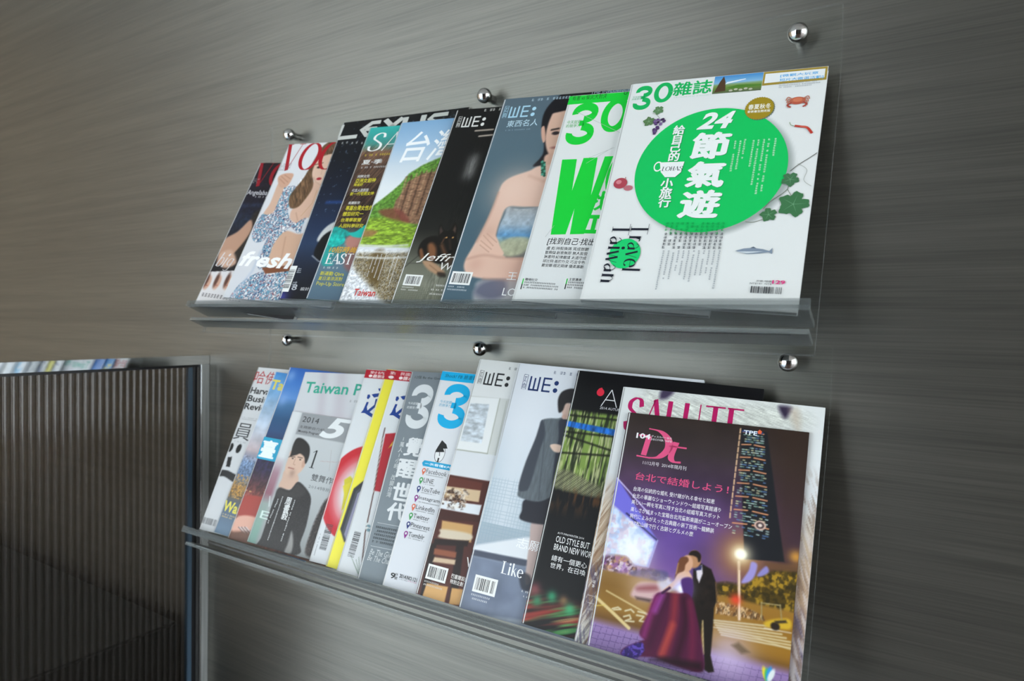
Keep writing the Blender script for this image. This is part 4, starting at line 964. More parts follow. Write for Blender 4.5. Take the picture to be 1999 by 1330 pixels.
    rib(c, w((1700, -10), (1640, 30), (1560, 80), (1510, 120)), .7, '4a4a40', 'vine'); rib(c, w((1500, 150), (1490, 240), (1380, 320), (1330, 370)), .6, '5b6a50', 'vine'); rib(c, w((1560, 70), (1620, 110), (1600, 180), (1650, 220)), .4, '8a8f84', 'vine'); rib(c, w((1490, 240), (1520, 290)), .5, '5b6a50', 'vine'); rib(c, w((1330, 440), (1260, 460), (1210, 455)), .5, '6a705c', 'vine')
    leaf(c, w((1510, 175))[0], 9, '3f6e4a', '6d9a74', .2, 'vine'); leaf(c, w((1530, 340))[0], 15.5, '3d7048', '6fa07a', 1.2, 'vine'); leaf(c, w((1365, 410))[0], 8.5, '3f6f48', '6fa07a', .7, 'vine')
    q = w((1145, 650), (1200, 635), (1260, 630), (1330, 640), (1370, 652), (1393, 630), (1388, 672), (1365, 660), (1300, 668), (1220, 672)); c.shape(q, '7d8b9c', 'fish'); q = w((1160, 655), (1220, 655), (1330, 655), (1220, 668)); c.shape(q, 'c9d2d8', 'fish'); q = w((1240, 633), (1265, 622), (1285, 634)); c.shape(q, '5a6674', 'fish')
    # Travel / Taiwan turned on its side
    disc(c, w((408, 668))[0], 16.3, '17c46c', 'green_dot', 17.2, 48)
    q = y((790, 122), (435, 745), (548, 122), (155, 890)); h1 = q[0][0] - y((555, 200))[0][0]
    c.word('Travel', (q[0][0], q[0][1]), y((785, 200))[0][0] - y((557, 200))[0][0], q[1][1] - q[0][1], '1b1f2c', serif_font, .13, .025, 0, 'side_lettering', True)
    c.word('Taiwan', (q[2][0], q[2][1]), y((545, 200))[0][0] - y((318, 200))[0][0], q[3][1] - q[2][1], '1b1f2c', serif_font, .13, .025, 0, 'side_lettering', True)
    # vertical text block
    for k in range(12):
        x = 1010 + k * 66; a = y((x - 12, 236), (x - 40, 430)); 
        c.greek((a[0][0] - 1.2, a[0][1]), (a[0][0] + 2.2, a[1][1]), 1, '3d4248', 'small_print', True, k, 1.0, 0)
        e = (970, 820, 820, 740, 790, 830, 870, 790, 830, 760, 840, 950)[k]; a = y((x - 40, 465), (x - 100, e))
        c.greek((a[0][0] - .8, a[0][1]), (a[0][0] + 1.5, a[1][1]), 1, '7d858c', 'small_print', True, 40 + k, .9, 0)
        a = y((x + 8, 100), (x, 225)); c.greek((a[0][0] - 1.2, a[0][1]), (a[0][0] + 2.0, a[1][1]), 1, '0e9a4c', 'small_print', True, 80 + k, 1.0, 0)
    q = w.b((1250, 885), (1450, 930)); c.barcode(q[0], q[1], None, '4a4d50', seed=9); c.text('129', *w.b((1392, 846), (1476, 872)), 'd02a78', .03, part='price'); c.text('定價 /特價', *w.b((1285, 845), (1385, 858)), '55585a', 0, res=1, part='price'); c.text('NT$149  NT$', *w.b((1243, 862), (1385, 874)), '55585a', 0, res=1, part='price')
    return c

# ------------------------------------------------------------------ lower rack, left to right
def cover_L1():
    c = Cover('L1', 'leftmost lower magazine, white with red and black title and a black collar ring drawing', 'd3d5d6', 1.3, 'c9cbcd'); v = c.view(*B1)
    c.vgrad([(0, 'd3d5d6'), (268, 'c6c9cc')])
    c.text('哈佛商業評論', *v.b((378, 222), (470, 290)), 'b32a32', .0, n=2, part='title_lettering')
    for k, t in enumerate(('Harvard', 'Business', 'Review')):
        x = 352 - k * 16; y = 308 + k * 41; c.text(t, *v.b((x, y), (x + 72, y + 34)), '17181a', .025, n=4, part='title_lettering')
    c.text('員工', *v.b((280, 492), (335, 582)), '3d4042', 0, n=1, part='cover_lines'); c.greek(*v.b((300, 462), (420, 480)), 2, '9a9da0'); c.greek(*v.b((262, 585), (320, 598)), 1, '9a9da0')
    c.ell(v((240, 622))[0], 5.5, 7.5, '17181a', .8, 10); c.ell(v((282, 628))[0], 5.5, 7.5, '17181a', .8, 10)
    c.poly(v((226, 672), (248, 670), (236, 725), (215, 722)), '1b1c1e', .8)
    c.poly(v((182, 740), (225, 742), (262, 760), (330, 790), (330, 830), (250, 800), (210, 775), (170, 768)), '232527', 1, 1, True)
    q = v((100, 982), (150, 1030)); c.barcode(q[0], (q[0][0] + 31, q[1][1]), None, '55585a', seed=2)
    return c
def cover_L2():
    c = Cover('L2', 'narrow-looking lower magazine with pale dusk sky and yellow lettering, second from the left', '8fb0cf', 1.2, '7f9fbd'); v = c.view(*B1)
    c.vgrad([(0, '3f86c6'), (25, '6aa0d0'), (60, '9db9d4'), (100, 'c3cad6'), (130, 'b9a9ac'), (150, '6f86a6'), (175, '566a86'), (188, '8a6a3e'), (200, '6b5a40'), (215, '4a5a6c'), (260, '63809a')])
    c.tex((c.V < 150) * 1.0, .14, .05, .08, 3); c.tex(((c.V > 140) & (c.V < 205)) * 1.0, .5, .4, .5, 5); c.tex(((c.V > 170) & (c.V < 205)) * 1.0, .7, .5, .6, 7, 'e0a13c')
    c.text('Taiwan', *v.b((462, 268), (510, 322)), 'dccf5a', .03, n=2, part='title_lettering')
    c.text('Walk', *v.b((216, 895), (272, 955)), 'd9cf52', .03, n=2, part='cover_lines'); c.greek(*v.b((200, 962), (262, 988)), 2, 'd8c38a')
    return c
def cover_L3():
    c = Cover('L3', 'lower magazine with deep blue evening sky, cyan square and a girl in a red hat', '2f62a8', 1.0, '2a58a0'); v = c.view(*B1)
    c.vgrad([(0, '2a62b4'), (25, '3d78c4'), (50, '5c8fce'), (62, '3f6f9c'), (85, '1f4f78'), (105, '274a74'), (130, '23264a'), (165, '231a3c'), (190, '4a2428'), (215, '9a4a3a'), (240, '8a5a52'), (272, '5a3a2e')])
    c.glow(v((555, 250))[0], 9, '8fb4e4', .6); c.glow(v((510, 375))[0], 10, '7fa6dc', .7); c.tex((c.V > 150) * 1.0, .5, .3, .25, 4)
    rnd = random.Random(2)
    for k in range(40): c.ell(v((rnd.uniform(280, 520), rnd.uniform(820, 960)))[0], 1, .7, rnd.choice(('e0b070', 'd88050', 'f0d8a0')), 1)
    c.poly(v((285, 900), (340, 870), (440, 900), (400, 985), (300, 985), (270, 940)), 'a03a30', 3, 1, True); c.poly(v((245, 1010), (300, 975), (380, 990), (380, 1040), (300, 1060), (250, 1060)), 'd8a592', 3, 1, True)
    for k in range(6): c.line(v((280 + k * 8, 1035), (310 + k * 8, 1070)), .8, 'c9d3da' if k % 2 else '27384a', 1)
    c.poly(v((245, 1060), (360, 1070), (340, 1130), (225, 1100)), '6b4432', 5, .9, True)
    q = v((410, 565), (378, 678), (500, 578)); u0 = q[0][0]; 
    c.shape([(u0, q[0][1]), (u0 + 42, q[0][1]), (u0 + 42, q[1][1]), (u0, q[1][1])], '1f9fc4', 'artwork'); c.text('臺', (u0 + 4, q[0][1] + 4), (u0 + 36, q[1][1] - 3), 'e8f2f4', .035, part='title_lettering')
    return c
def cover_L4():
    c = Cover('L4', 'pale lower magazine with teal title, its lower part behind the grey program booklet', 'cfd3d6', 1.3, 'c3c8cc'); v = c.view(*B1)
    c.vgrad([(0, 'd2d6d8'), (60, 'cbced2'), (90, 'c3bfc6'), (262, 'aeb4b4')])
    for x, w in ((40, 10), (75, 14), (110, 8), (140, 12)): c.blend(np.exp(-((c.U - x - .25 * c.V) / w) ** 2), 'b8afb8' if w > 9 else 'e2e6e8', .5)
    c.text('Taiwan Panorama', *v.b((637, 280), (848, 338)), '35a58c', .02, n=6, part='title_lettering'); c.greek(*v.b((860, 375), (930, 395)), 1, '8a9094')
    return c
def cover_L5():
    c = Cover('L5', 'small grey program booklet with a black-haired man in a black sweater', 'b9bdbf', .9, 'c8cccf', name='program_booklet'); v = c.view(*B1); y = c.view(480, 780, 4.433)
    c.vgrad([(0, 'c4c8ca'), (100, 'b3b8ba'), (197, '8a8f8f')])
    c.poly(y((500, 80), (930, 110), (860, 380), (430, 300)), '93979a', 2)
    strip = np.clip((22 - c.U) / 8, 0, 1); c.vgrad([(0, 'd5d9da'), (70, 'cdd1d3'), (95, '9c7a86'), (125, '8a5a68'), (140, '8f9c98'), (170, '7fa094'), (197, '6f948a')], strip)
    c.text('E', *y.b((140, 960), (190, 1030)), 'c9dcd6', 0, part='cover_lines'); c.line(y((208, 840), (200, 925)), 1.6, 'cdd6d6', 1.2)
    # neck, face, hair
    c.poly(y((340, 610), (440, 640), (450, 720), (380, 780), (285, 760), (310, 690)), 'c9a996', 3, 1, True)
    c.poly(y((400, 440), (520, 470), (515, 560), (470, 630), (400, 665), (350, 640), (340, 590), (370, 500)), 'd0b09c', 2.5, 1, True)
    c.poly(y((490, 540), (515, 525), (505, 580), (482, 590)), 'c09a86', 2, 1, True)
    c.poly(y((385, 480), (410, 390), (445, 335), (500, 345), (548, 400), (552, 470), (530, 540), (512, 555), (505, 500), (470, 470), (440, 480), (400, 490), (370, 500)), '1d1b1b', 2, 1, True)
    c.line(y((388, 495), (425, 500)), 1.1, '3a2f2a', 1); c.line(y((450, 500), (490, 508)), 1.1, '3a2f2a', 1); c.ell(y((405, 512))[0], 1.8, .9, '2a2220', .8); c.ell(y((470, 522))[0], 1.8, .9, '2a2220', .8); c.line(y((428, 515), (410, 560), (425, 568)), .9, 'a98572', 1.4); c.line(y((368, 590), (415, 602)), 1.6, '9a6258', 1.2); c.glow(y((400, 640))[0], 6, '8f7466', .6)
    # sweater, second figure
    m = c.poly(y((290, 765), (380, 785), (450, 715), (520, 770), (562, 850), (550, 960), (520, 1100), (470, 1240), (440, 1345), (60, 1345), (130, 1200), (190, 1020), (250, 840)), '1d1b1c', 2, 1, True); c.tex(m, .6, .8, .8, 3); c.poly(y((280, 770), (380, 795), (450, 725), (520, 800), (420, 860), (270, 850)), '3a3737', 6, .6, True)
    c.poly(y((395, 1140), (360, 1250), (330, 1330), (390, 1330), (410, 1230)), 'a9a9a6', 4, .8, True)
    m = c.poly(y((690, 870), (740, 900), (720, 1345), (520, 1345), (560, 1150), (620, 1000)), '2d2523', 4, 1, True); c.tex(m, .8, .5, .5, 8)
    c.text('2014', *y.b((502, 145), (632, 195)), '2c2e30', 0, part='cover_lines'); c.text('主題節目介紹', *y.b((470, 222), (648, 246)), '3a3d40', 0, n=5, res=1, part='cover_lines'); c.text('Monthly Program', *y.b((458, 262), (636, 288)), '26282a', .01, part='cover_lines')
    c.text('5', *y.b((690, 138), (880, 335)), 'dfe3e4', .035, shear=.35, res=5, part='headline')
    q = y((620, 440), (590, 600)); k = q[1][1] - q[0][1]; c.strokes([([(.2, .98), (.2, .02)], .11, .11, False), ([(.0, .84), (.2, .98)], .04, .04, False), ([(.03, .02), (.37, .02)], .035, .035, False)], lambda p: (q[0][0] - 6 + p[0] * k, q[0][1] + (1 - p[1]) * k), '1e2022', 'headline'); c.line(y((740, 440), (720, 620)), .5, '9a8f8c', .8, .7); c.line(y((640, 535), (790, 545)), .5, 'b08a86', .8, .7)
    c.text('雙舞作', *y.b((578, 642), (755, 705)), '2a2c2e', 0, part='cover_lines'); c.text('2014特別企劃', *y.b((548, 735), (740, 768)), '6a6e70', 0, n=6, res=1, part='cover_lines')
    p = y((375, 850), (330, 1040)); c.vtext('周書毅', p[0], p[1], 12, 'e0e2e2', .02, part='cover_lines')
    for j, (x0, y0, x1, y1) in enumerate(((425, 870, 300, 1240), (320, 840, 190, 1215), (280, 860, 180, 1090))):
        n = 5
        for k in range(n):
            a = y((x0 + (x1 - x0) * k / n, y0 + (y1 - y0) * k / n), (x0 + (x1 - x0) * (k + .9) / n, y0 + (y1 - y0) * (k + .9) / n)); c.greek((a[0][0] - 1.1, a[0][1]), (a[0][0] + 1.3, a[1][1]), 1, 'd6d8d8', 'small_print', True, j * 9 + k, 1.0, 0)
    return c
def vision_title(c, tl, h, k=1.0):
    """blue brush-written title sign."""
    B = '123a86'; u, v = tl
    f = lambda *p: [(u + a * h, v + b * h) for a, b in p]
    for P in (f((.02, .30), (.10, .28), (.16, .36), (.10, .46), (.03, .42)), f((.18, .28), (.30, .24), (.75, .16), (.78, .24), (.32, .38)), f((.38, .05), (.75, .0), (.80, .10), (.45, .14)), f((.07, .55), (.16, .55), (.14, .72), (.20, .84), (.55, .98), (.95, 1.0), (.90, 1.08), (.45, 1.06), (.12, .94), (-.04, .95), (.02, .84)),
              f((.40, .42), (.85, .36), (.86, .60), (.42, .66)), f((.42, .62), (.55, .62), (.30, .90), (.18, .86)), f((.55, .66), (.66, .64), (.90, .88), (.80, .92))): c.shape(P, B, 'title_lettering')
    c.text('見', (u + 1.15 * h, v), (u + 2.0 * h, v + h * 1.05), B, .05, part='title_lettering')
def red_band(c, hpx, t1, t2, seed):
    c.shape([(.4, .4), (c.W - .4, .4), (c.W - .4, hpx), (.4, hpx)], 'b01c2c', 'title_band')
    c.text(t1, (9, hpx * .16), (62, hpx * .48), 'eacfce', .01, res=1, part='band_lettering'); c.text(t2, (8, hpx * .54), (66, hpx * .92), 'f0e0de', .02, res=1, part='band_lettering')
def cover_L6():
    c = Cover('L6', 'white lower magazine with red top band, blue brushed title and big red oval', 'd4d8da', 1.0, 'cdd1d4'); v = c.view(690, 720, 7.389); b = c.view(*B1)
    c.vgrad([(0, 'd6dadc'), (276, 'd0d4d8')])
    q = b((760, 850))[0]; cx, cy = q[0] + 48, q[1] - 5
    r = np.sqrt(((c.U - cx) / 62) ** 2 + ((c.V - cy) / 66) ** 2); c.blend(np.clip((1 - r) * 40, 0, 1), 'c01c2a'); c.blend(np.clip((.86 - r) * 5, 0, 1), 'd98a8e', .75); c.blend(np.clip((.7 - r) * 4, 0, 1), 'd9dcde', .9)
    c.poly(b((830, 790), (862, 770), (900, 820), (880, 900), (815, 950), (830, 860)), 'c9bf2c', 2)
    c.poly([(cx - 30, cy - 5), (cx + 10, cy - 30), (cx + 30, cy + 20), (cx - 5, cy + 40)], 'd5c92e', 2)
    h = v((150, 130))[0][1]; red_band(c, h - 0, '對抗中國', '●最新調查報告', 1)
    q = v((290, 260), (240, 710)); vision_title(c, (v((118, 645))[0][0], q[0][1]), (q[1][1] - q[0][1]) / 1.08)
    q = b((722, 1015), (708, 1110)); u = q[1][0]; c.barcode((u + 1, q[0][1]), (u + 13, b((690, 1110))[0][1] + 9), None, '33363a', True, 5, False)
    c.greek((u - 5, q[0][1] + 14), (u - 2, q[1][1] + 20), 1, '6a6e72', vertical=True)
    return c
def cover_L7():
    c = Cover('L7', 'lower magazine with a bright yellow stripe along its spine under a red band', 'e6dc3c', 1.3, 'd8cf3a'); v = c.view(690, 720, 7.389); b = c.view(*B2)
    h = v((440, 150))[0][1]; red_band(c, h, '對抗中國', '●雄心報告', 2)
    c.vgrad([(0, 'e3d93e'), (278, 'e9df3f')])
    vision_title(c, (v((418, 680))[0][0] + 3, v((460, 280))[0][1]), 58)
    # hexagonal dark device
    q = b((290, 690), (240, 730), (170, 940), (190, 1005), (260, 1020)); c.poly(np.vstack([q, [(110, 250), (110, 120)]]), '2b2d33', 1.5); q2 = q + [5, 3]; c.poly(np.vstack([q2, [(112, 245), (112, 126)]]), '44484f', 1.2); q3 = q + [9, 5]; c.poly(np.vstack([q3, [(112, 240), (112, 130)]]), '8f8fa8', 1.2)
    return c
def cover_L8():
    c = Cover('L8', 'white lower magazine with red flag on a thin brown stick', 'd4d8da', 1.0, 'cdd1d4'); v = c.view(690, 720, 7.389); b = c.view(*B2)
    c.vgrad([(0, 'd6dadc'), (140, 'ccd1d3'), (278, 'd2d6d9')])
    h = v((590, 165))[0][1]; red_band(c, h, '民國八十二年', '●課本裡的國史', 3)
    q = v((530, 690), (640, 280), (640, 745)); vision_title(c, (v((528, 680))[0][0], q[1][1]), (q[2][1] - q[1][1]) / 1.08)
    c.poly(np.vstack([b((405, 445), (460, 440)), [(70, b((460, 440))[0][1])], [(70, b((375, 740))[0][1] + 5)], b((372, 745), (345, 740))]), 'a81c2a', 1.2); c.poly(b((420, 520), (440, 490), (450, 478), (440, 505)), 'd2b23a', 1.2)
    c.line(b((403, 415), (392, 460), (345, 745), (300, 960), (285, 1110)), 1.8, '4a2a24', 1); c.line(b((392, 460), (344, 750)), .5, 'd8cfc8', .8)
    for k in range(4): c.ell(b((310 + (k % 2) * 8, 915 + k * 10))[0], 3.2, 2, '6f8f9a' if k % 2 else 'c9cdcc', .8)
    q = b((245, 950), (200, 1060)); c.barcode((q[1][0] + 4, q[0][1]), (q[1][0] + 15, q[1][1] + 4), None, '33363a', True, 6, False)
    for k in range(14): c.line(b((265 + k * 2, 1175), (225 + k * 14, 1075 + (k * 37) % 50)), .6, '4c6a50', .8, .9)
    return c
def cover_L9():
    c = Cover('L9', 'solid grey lower magazine with a large pale numeral 3 and white vertical headline', '6f797f', 2, '737d83'); v = c.view(690, 720, 7.389); b = c.view(*B2)
    c.vgrad([(0, '788187'), (280, '78838a')])
    c.text('12個 Be the Giver 的故', *v.b((895, 98), (1235, 142)), '2e3438', 0, n=14, part='cover_lines')
    q = v((980, 203), (745, 720), (1178, 320), (860, 888)); three(c, (q[1][0], q[0][1], q[2][0], q[3][1]), 'd3d8da'); k = q[2][0] - q[1][0]; zero(c, (q[2][0] + k * .1, q[0][1], q[2][0] + k * 1.05, q[0][1] + (q[3][1] - q[0][1]) * .75), 'd3d8da')
    c.text('今天就要', *v.b((795, 478), (930, 515)), 'd9dddf', .0, res=1, part='small_print'); c.text('的競爭力', *v.b((780, 535), (920, 575)), 'd9dddf', 0, res=1, part='small_print')
    for t, a, d in (('覺', (520, 460), (590, 560)), ('醒', (480, 572), (555, 672)), ('世', (455, 692), (530, 790)), ('代', (425, 795), (510, 895))): c.text(t, *b.b(a, d), 'd9dddf', .035, part='headline')
    p = b((503, 458), (420, 775)); n = '1萬人1小時·改變台灣'
    for i, ch in enumerate(n):
        f = (i + .5) / len(n); m = p[0] + (p[1] - p[0]) * f; c.vtext(ch, m - [0, 3], m + [0, 3], 7.5, 'd3d8da', 0, part='cover_lines')
    for a in (((365, 905), (520, 912)), ((330, 1025), (500, 1030))): q = b(*a); c.shape([q[0], (c.W - 20, q[0][1]), (c.W - 20, q[0][1] + .5), q[0] + [0, .5]], 'c6ccd0', 'rule_line')
    q = b((358, 922), (338, 1015)); c.greek(q[0], (q[0][0] + 60, q[1][1]), 5, '30363a', 'cover_lines', seed=8)
    c.text('Be The Giver', *b.b((330, 1040), (425, 1072)), 'cfd5d8', 0, n=9, shear=.3, part='cover_lines'); c.text('Be The Change', *b.b((318, 1072), (415, 1102)), 'cfd5d8', 0, n=9, shear=.3, part='cover_lines')
    return c
def cover_L10():
    c = Cover('L10', 'white lower magazine with cyan top band, cyan numeral 3 and list of social networks', 'd6d9dc', 2, 'cfd3d6'); b = c.view(*B2); y = c.view(740, 880, 4.75); CY_ = '10a9dc'
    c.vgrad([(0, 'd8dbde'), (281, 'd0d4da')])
    h = b((690, 165))[0][1]; c.shape([(.4, .4), (c.W - .4, .4), (c.W - .4, h), (.4, h)], CY_, 'title_band'); c.text('Shock! FB 臉書電商潮', *b.b((720, 130), (860, 152)), '0b3d54', 0, n=12, part='band_lettering', shear=.1)
    q = b((770, 176), (668, 380), (852, 235), (720, 425)); three(c, (q[1][0], q[0][1], q[2][0], q[3][1]), CY_); k = q[2][0] - q[1][0]; zero(c, (q[2][0] + k * .1, q[0][1], q[2][0] + k * 1.05, q[0][1] + (q[3][1] - q[0][1]) * .75), CY_)
    c.text('今天就要', *b.b((692, 268), (750, 284)), '3f9fc0', 0, res=1, part='small_print'); c.text('的競爭力', *b.b((688, 286), (746, 302)), '3f9fc0', 0, res=1, part='small_print')
    # bird-headed pen nib
    P = b((700, 480), (682, 505), (668, 528), (662, 545), (706, 552), (710, 520), (726, 512), (728, 522), (722, 500)); disc(c, b((688, 548))[0], 7.6, '26282a', 'pen_drawing', 11.5); disc(c, b((688, 549))[0], 6.9, 'dfe2e3', 'pen_drawing', 10.6); c.shape(b((700, 478), (676, 515), (664, 540), (712, 540), (706, 522), (728, 522), (722, 500)), '1f2123', 'pen_drawing'); rib(c, b((688, 520), (686, 560)), 1, '26282a', 'pen_drawing'); rib(c, b((682, 570), (676, 592)), 2.2, '26282a', 'pen_drawing')
    q = b((608, 582), (605, 612)); c.shape([(q[0][0], q[0][1]), (q[0][0] + 62, q[0][1]), (q[0][0] + 64, (q[0][1] + q[1][1]) / 2), (q[0][0] + 62, q[1][1]), (q[0][0], q[1][1]), (q[0][0] - 2.5, (q[0][1] + q[1][1]) / 2)], '1d9cc8', 'headline_pill'); c.text('一次看懂8大工具', (q[0][0] + 2, q[0][1] + 2), (q[0][0] + 56, q[1][1] - 2), 'e6f2f6', .015, res=1, part='headline_pill')
    L = (('Facebook', 445, 165, 632, 238, 'd2694a'), ('LINE', 420, 250, 505, 300, '3d9a54'), ('YouTube', 398, 330, 568, 400, '2f3a78'), ('Instagram', 375, 415, 566, 485, '8a2f86'), ('LinkedIn', 350, 497, 518, 565, 'd2694a'), ('Twitter', 325, 580, 470, 645, '3d9a54'), ('Pinterest', 302, 662, 475, 750, '2f3a78'), ('Tumblr', 278, 750, 425, 822, '8a2f86'))
    for k, (t, x, yy, x2, y2, cc) in enumerate(L):
        c.text(t, *y.b((x, yy + 2), (x2, yy + 46)), '4a4e52', 0, part='network_list'); c.greek(*y.b((x - 8, yy + 54), (x2 + 10, yy + 68)), 1, '55595c', 'network_list', seed=k)
        g = y((x - 28, yy + 18))[0]; disc(c, g, 2.9, cc, 'map_pins#%d' % k, 3.0, 20); c.shape([g + [-2.4, 1.7], g + [2.4, 1.7], g + [0, 6.6]], cc, 'map_pins#%d' % k); disc(c, g, 1.4, 'd6d9dc', 'map_pins#%d' % k, 1.5, 16)
    c.text('9', *y.b((115, 1128), (146, 1185)), '1c1e20', .02, part='price'); c.text('月', *y.b((150, 1135), (172, 1155)), '26282a', 0, res=1, part='price'); c.text('號', *y.b((146, 1165), (168, 1195)), '26282a', 0, res=1, part='price'); c.text('2014.NO.121', *y.b((196, 1142), (358, 1180)), '1c1e20', .01, n=11, part='price'); c.greek(*y.b((190, 1187), (270, 1200)), 1, '55595c', 'price'); c.greek(*y.b((272, 1206), (350, 1220)), 1, 'c03a78', 'price')
    return c
def cover_L11():
    c = Cover('L11', 'white lower magazine with black angular logo above a dark wood table and chair', 'd3d7d8', .9, 'd6d9d9'); b = c.view(*B2)
    c.vgrad([(0, 'd9dbd9'), (70, 'd8dbdb'), (125, 'd2d6da'), (299, 'd0d4d8')])
    c.poly(b((840, 245), (1060, 265), (1000, 560), (760, 525)), 'c9ccc9', 1); c.poly(b((848, 252), (1000, 262), (940, 545), (770, 522)), 'dfe2e2', 1); m = c.poly(b((848, 285), (945, 292), (905, 495), (795, 480)), 'bcc5cc', 1.5); c.tex(m, .25, .15, .3, 5); c.line(b((1000, 262), (935, 548)), 1.2, '9ba094', 1); c.line(b((1035, 275), (975, 555)), 1, 'b0b4ac', 1); c.line(b((765, 525), (935, 548)), 1.2, '9ba094', 1)
    W1, W2 = '4b231c', '2a1512'
    c.poly(np.vstack([b((730, 655), (940, 690)), [(c.W, 130), (c.W, 300), (0, 300)], b((555, 1290), (640, 1000))]), W1, 1.5)
    c.poly(b((725, 665), (910, 700), (900, 745), (715, 712)), '5c2c22', 1.5); 
    c.poly(b((715, 715), (900, 740), (890, 800), (705, 775)), 'c9b08e', 1.5); c.poly(b((700, 790), (905, 815), (890, 870), (680, 830)), 'd8dde2', 1.5)
    for p in ((720, 740, 800, 770), (735, 770, 820, 800), (760, 745, 815, 820), (700, 760, 770, 800)): c.line(b(p[:2], p[2:]), 3, '8a6a50', 2.5, .8); 
    m = c.mask(b((700, 735), (830, 740), (810, 835), (690, 810)), 4, True); c.tex(m, .9, .25, .35, 11, '3c2a22'); c.tex(m, .6, .3, .3, 15, 'e8e2d8')
    c.poly(np.vstack([b((675, 835), (905, 870)), [(c.W, c.view(*B2)((905, 870))[0][1]), (c.W, 205)], b((900, 905), (670, 890))]), '3f1e18', 1.5)
    c.poly(b((700, 895), (860, 920), (850, 1010), (690, 980)), 'c39a63', 2); c.poly(b((690, 960), (700, 940), (845, 965), (835, 1000), (690, 985)), 'cfc2ac', 3, 1, True); c.poly(b((660, 990), (840, 1000), (830, 1030), (655, 1020)), '1f1110', 2)
    c.poly(b((640, 1015), (670, 1015), (630, 1290), (585, 1290)), '1c0f0e', 2); c.poly(b((775, 1010), (815, 1010), (775, 1320), (735, 1310)), '1c0f0e', 2); c.poly(b((660, 1040), (775, 1060), (770, 1090), (655, 1070)), '8a5038', 2); c.poly(b((660, 1085), (770, 1100), (765, 1125), (650, 1110)), 'c9b295', 2)
    c.poly(b((620, 1220), (730, 1240), (710, 1330), (590, 1310)), 'd0a266', 1.5); c.poly(b((750, 1245), (850, 1260), (840, 1340), (735, 1330)), 'c99a5e', 1.5)
    q = b((900, 120), (890, 190)); we_logo(c, q[0], q[1][1] - q[0][1] - 1, '26282a'); c.greek(*b.b((1048, 98), (1120, 116)), 1, '55595c', fill=.8)
    barcode_foot(c, b, (632, 1118), (720, 1200), 12, 'd6d2cc'); c.text('巴塞爾設計', *b.b((752, 1170), (818, 1195)), 'ece8e4', .01, n=4, part='cover_lines'); c.text('特別企劃', *b.b((745, 1198), (810, 1222)), 'ece8e4', .01, part='cover_lines'); c.text('V', *b.b((830, 1085), (855, 1135)), 'ece8e4', 0, part='cover_lines')
    return c
def cover_L12():
    c = Cover('L12', 'pale blue-grey lower magazine with a woman in a long grey coat', 'c9d0d8', .9, 'c6ccd4'); v = c.view(*B3)
    c.vgrad([(0, 'd6dae0'), (80, 'ccd3db'), (140, 'b4c2cc'), (190, 'a3b4bf'), (298, '8f99a6')])
    c.blend(np.exp(-((c.U - 30) / 30) ** 2) * (c.V < 200), 'dde2e8', .6)
    fy = v((235, 915))[0][1]; m = c.mask(v((320, 600), (700, 640), (700, 1000), (230, 910)), 4); g = ((np.mod(c.U, 4) < .8) | (np.mod(c.V, 4) < .8)) * 1.0; c.blend(m * g, '8fa5b4', .4)
    c.poly(v((240, 905), (470, 870), (900, 880), (900, 960), (480, 975), (236, 925)), 'd9dee3', 3); c.poly(v((232, 922), (500, 975), (900, 960), (900, 1010), (460, 1000), (225, 950)), '474d5c', 2)
    c.poly(v((225, 950), (460, 1000), (900, 1000), (900, 1300), (160, 1200)), '6f7a8e', 3); c.poly(v((330, 1060), (420, 1130), (330, 1170), (240, 1120)), '5e687c', 10, .6, True); c.tex((c.V > fy) * 1.0, .12, .05, .06, 6)
    # woman
    c.poly(v((500, 800), (550, 800), (540, 900), (515, 1000), (495, 1070), (470, 1075), (478, 980), (490, 890)), 'b7a39e', 2, 1, True); c.poly(v((445, 1030), (490, 1040), (500, 1100), (470, 1110), (450, 1090)), '2a2c34', 3, .8, True)
    c.poly(v((470, 700), (560, 690), (640, 640), (640, 800), (545, 812), (450, 790), (455, 750)), '2b2c34', 2, 1, True)
    m = c.poly(v((545, 345), (610, 338), (660, 360), (660, 640), (600, 680), (530, 710), (445, 690), (440, 655), (470, 560), (510, 450), (535, 390)), '5e666c', 2, 1, True); c.tex(m, .12, .8, .1, 3)
    c.poly(v((545, 345), (560, 400), (540, 470), (520, 540), (490, 640), (470, 662), (440, 650), (470, 540), (515, 430)), '40454e', 2, 1, True)
    c.poly(v((622, 350), (650, 340), (700, 370), (700, 700), (600, 690), (590, 640), (605, 500), (620, 420)), '363a44', 2, 1, True); c.line(v((560, 400), (530, 700)), 1.0, '4a5158', 2)
    c.poly(v((582, 458), (610, 452), (640, 465), (632, 488), (600, 486)), 'd9beac', 1.5, 1, True)
    c.poly(v((632, 275), (670, 270), (690, 330), (650, 340), (636, 315)), 'cfb2a4', 2, 1, True)
    c.poly(v((618, 300), (618, 250), (640, 215), (690, 205), (720, 240), (700, 270), (655, 270), (640, 300), (625, 312)), '2c2a2c', 2, 1, True)
    c.ell(v((645, 330))[0], 3, 3, 'c7a597', 1.5)
    q = v((468, 145), (455, 208)); we_logo(c, q[0], q[1][1] - q[0][1], '1f3566'); c.greek(*v.b((600, 125), (705, 142)), 1, '55627a', fill=.8, ragged=0)
    c.text('志願', *v.b((438, 868), (482, 915)), 'eef1f4', 0, n=1, part='cover_lines')
    q = v((372, 975), (362, 1030)); c.word('Like', q[0], q[1][1] - q[0][1], None, 'eef1f4', serif_font, .14, .04, 0, 'cover_lines'); 
    barcode_foot(c, v, (250, 1035), (338, 1115), 14, 'd9dde2'); c.greek(*v.b((455, 1105), (540, 1120)), 1, 'e6eaee', 'cover_lines'); c.greek(*v.b((462, 1130), (540, 1142)), 1, 'e6eaee', 'cover_lines')
    return c
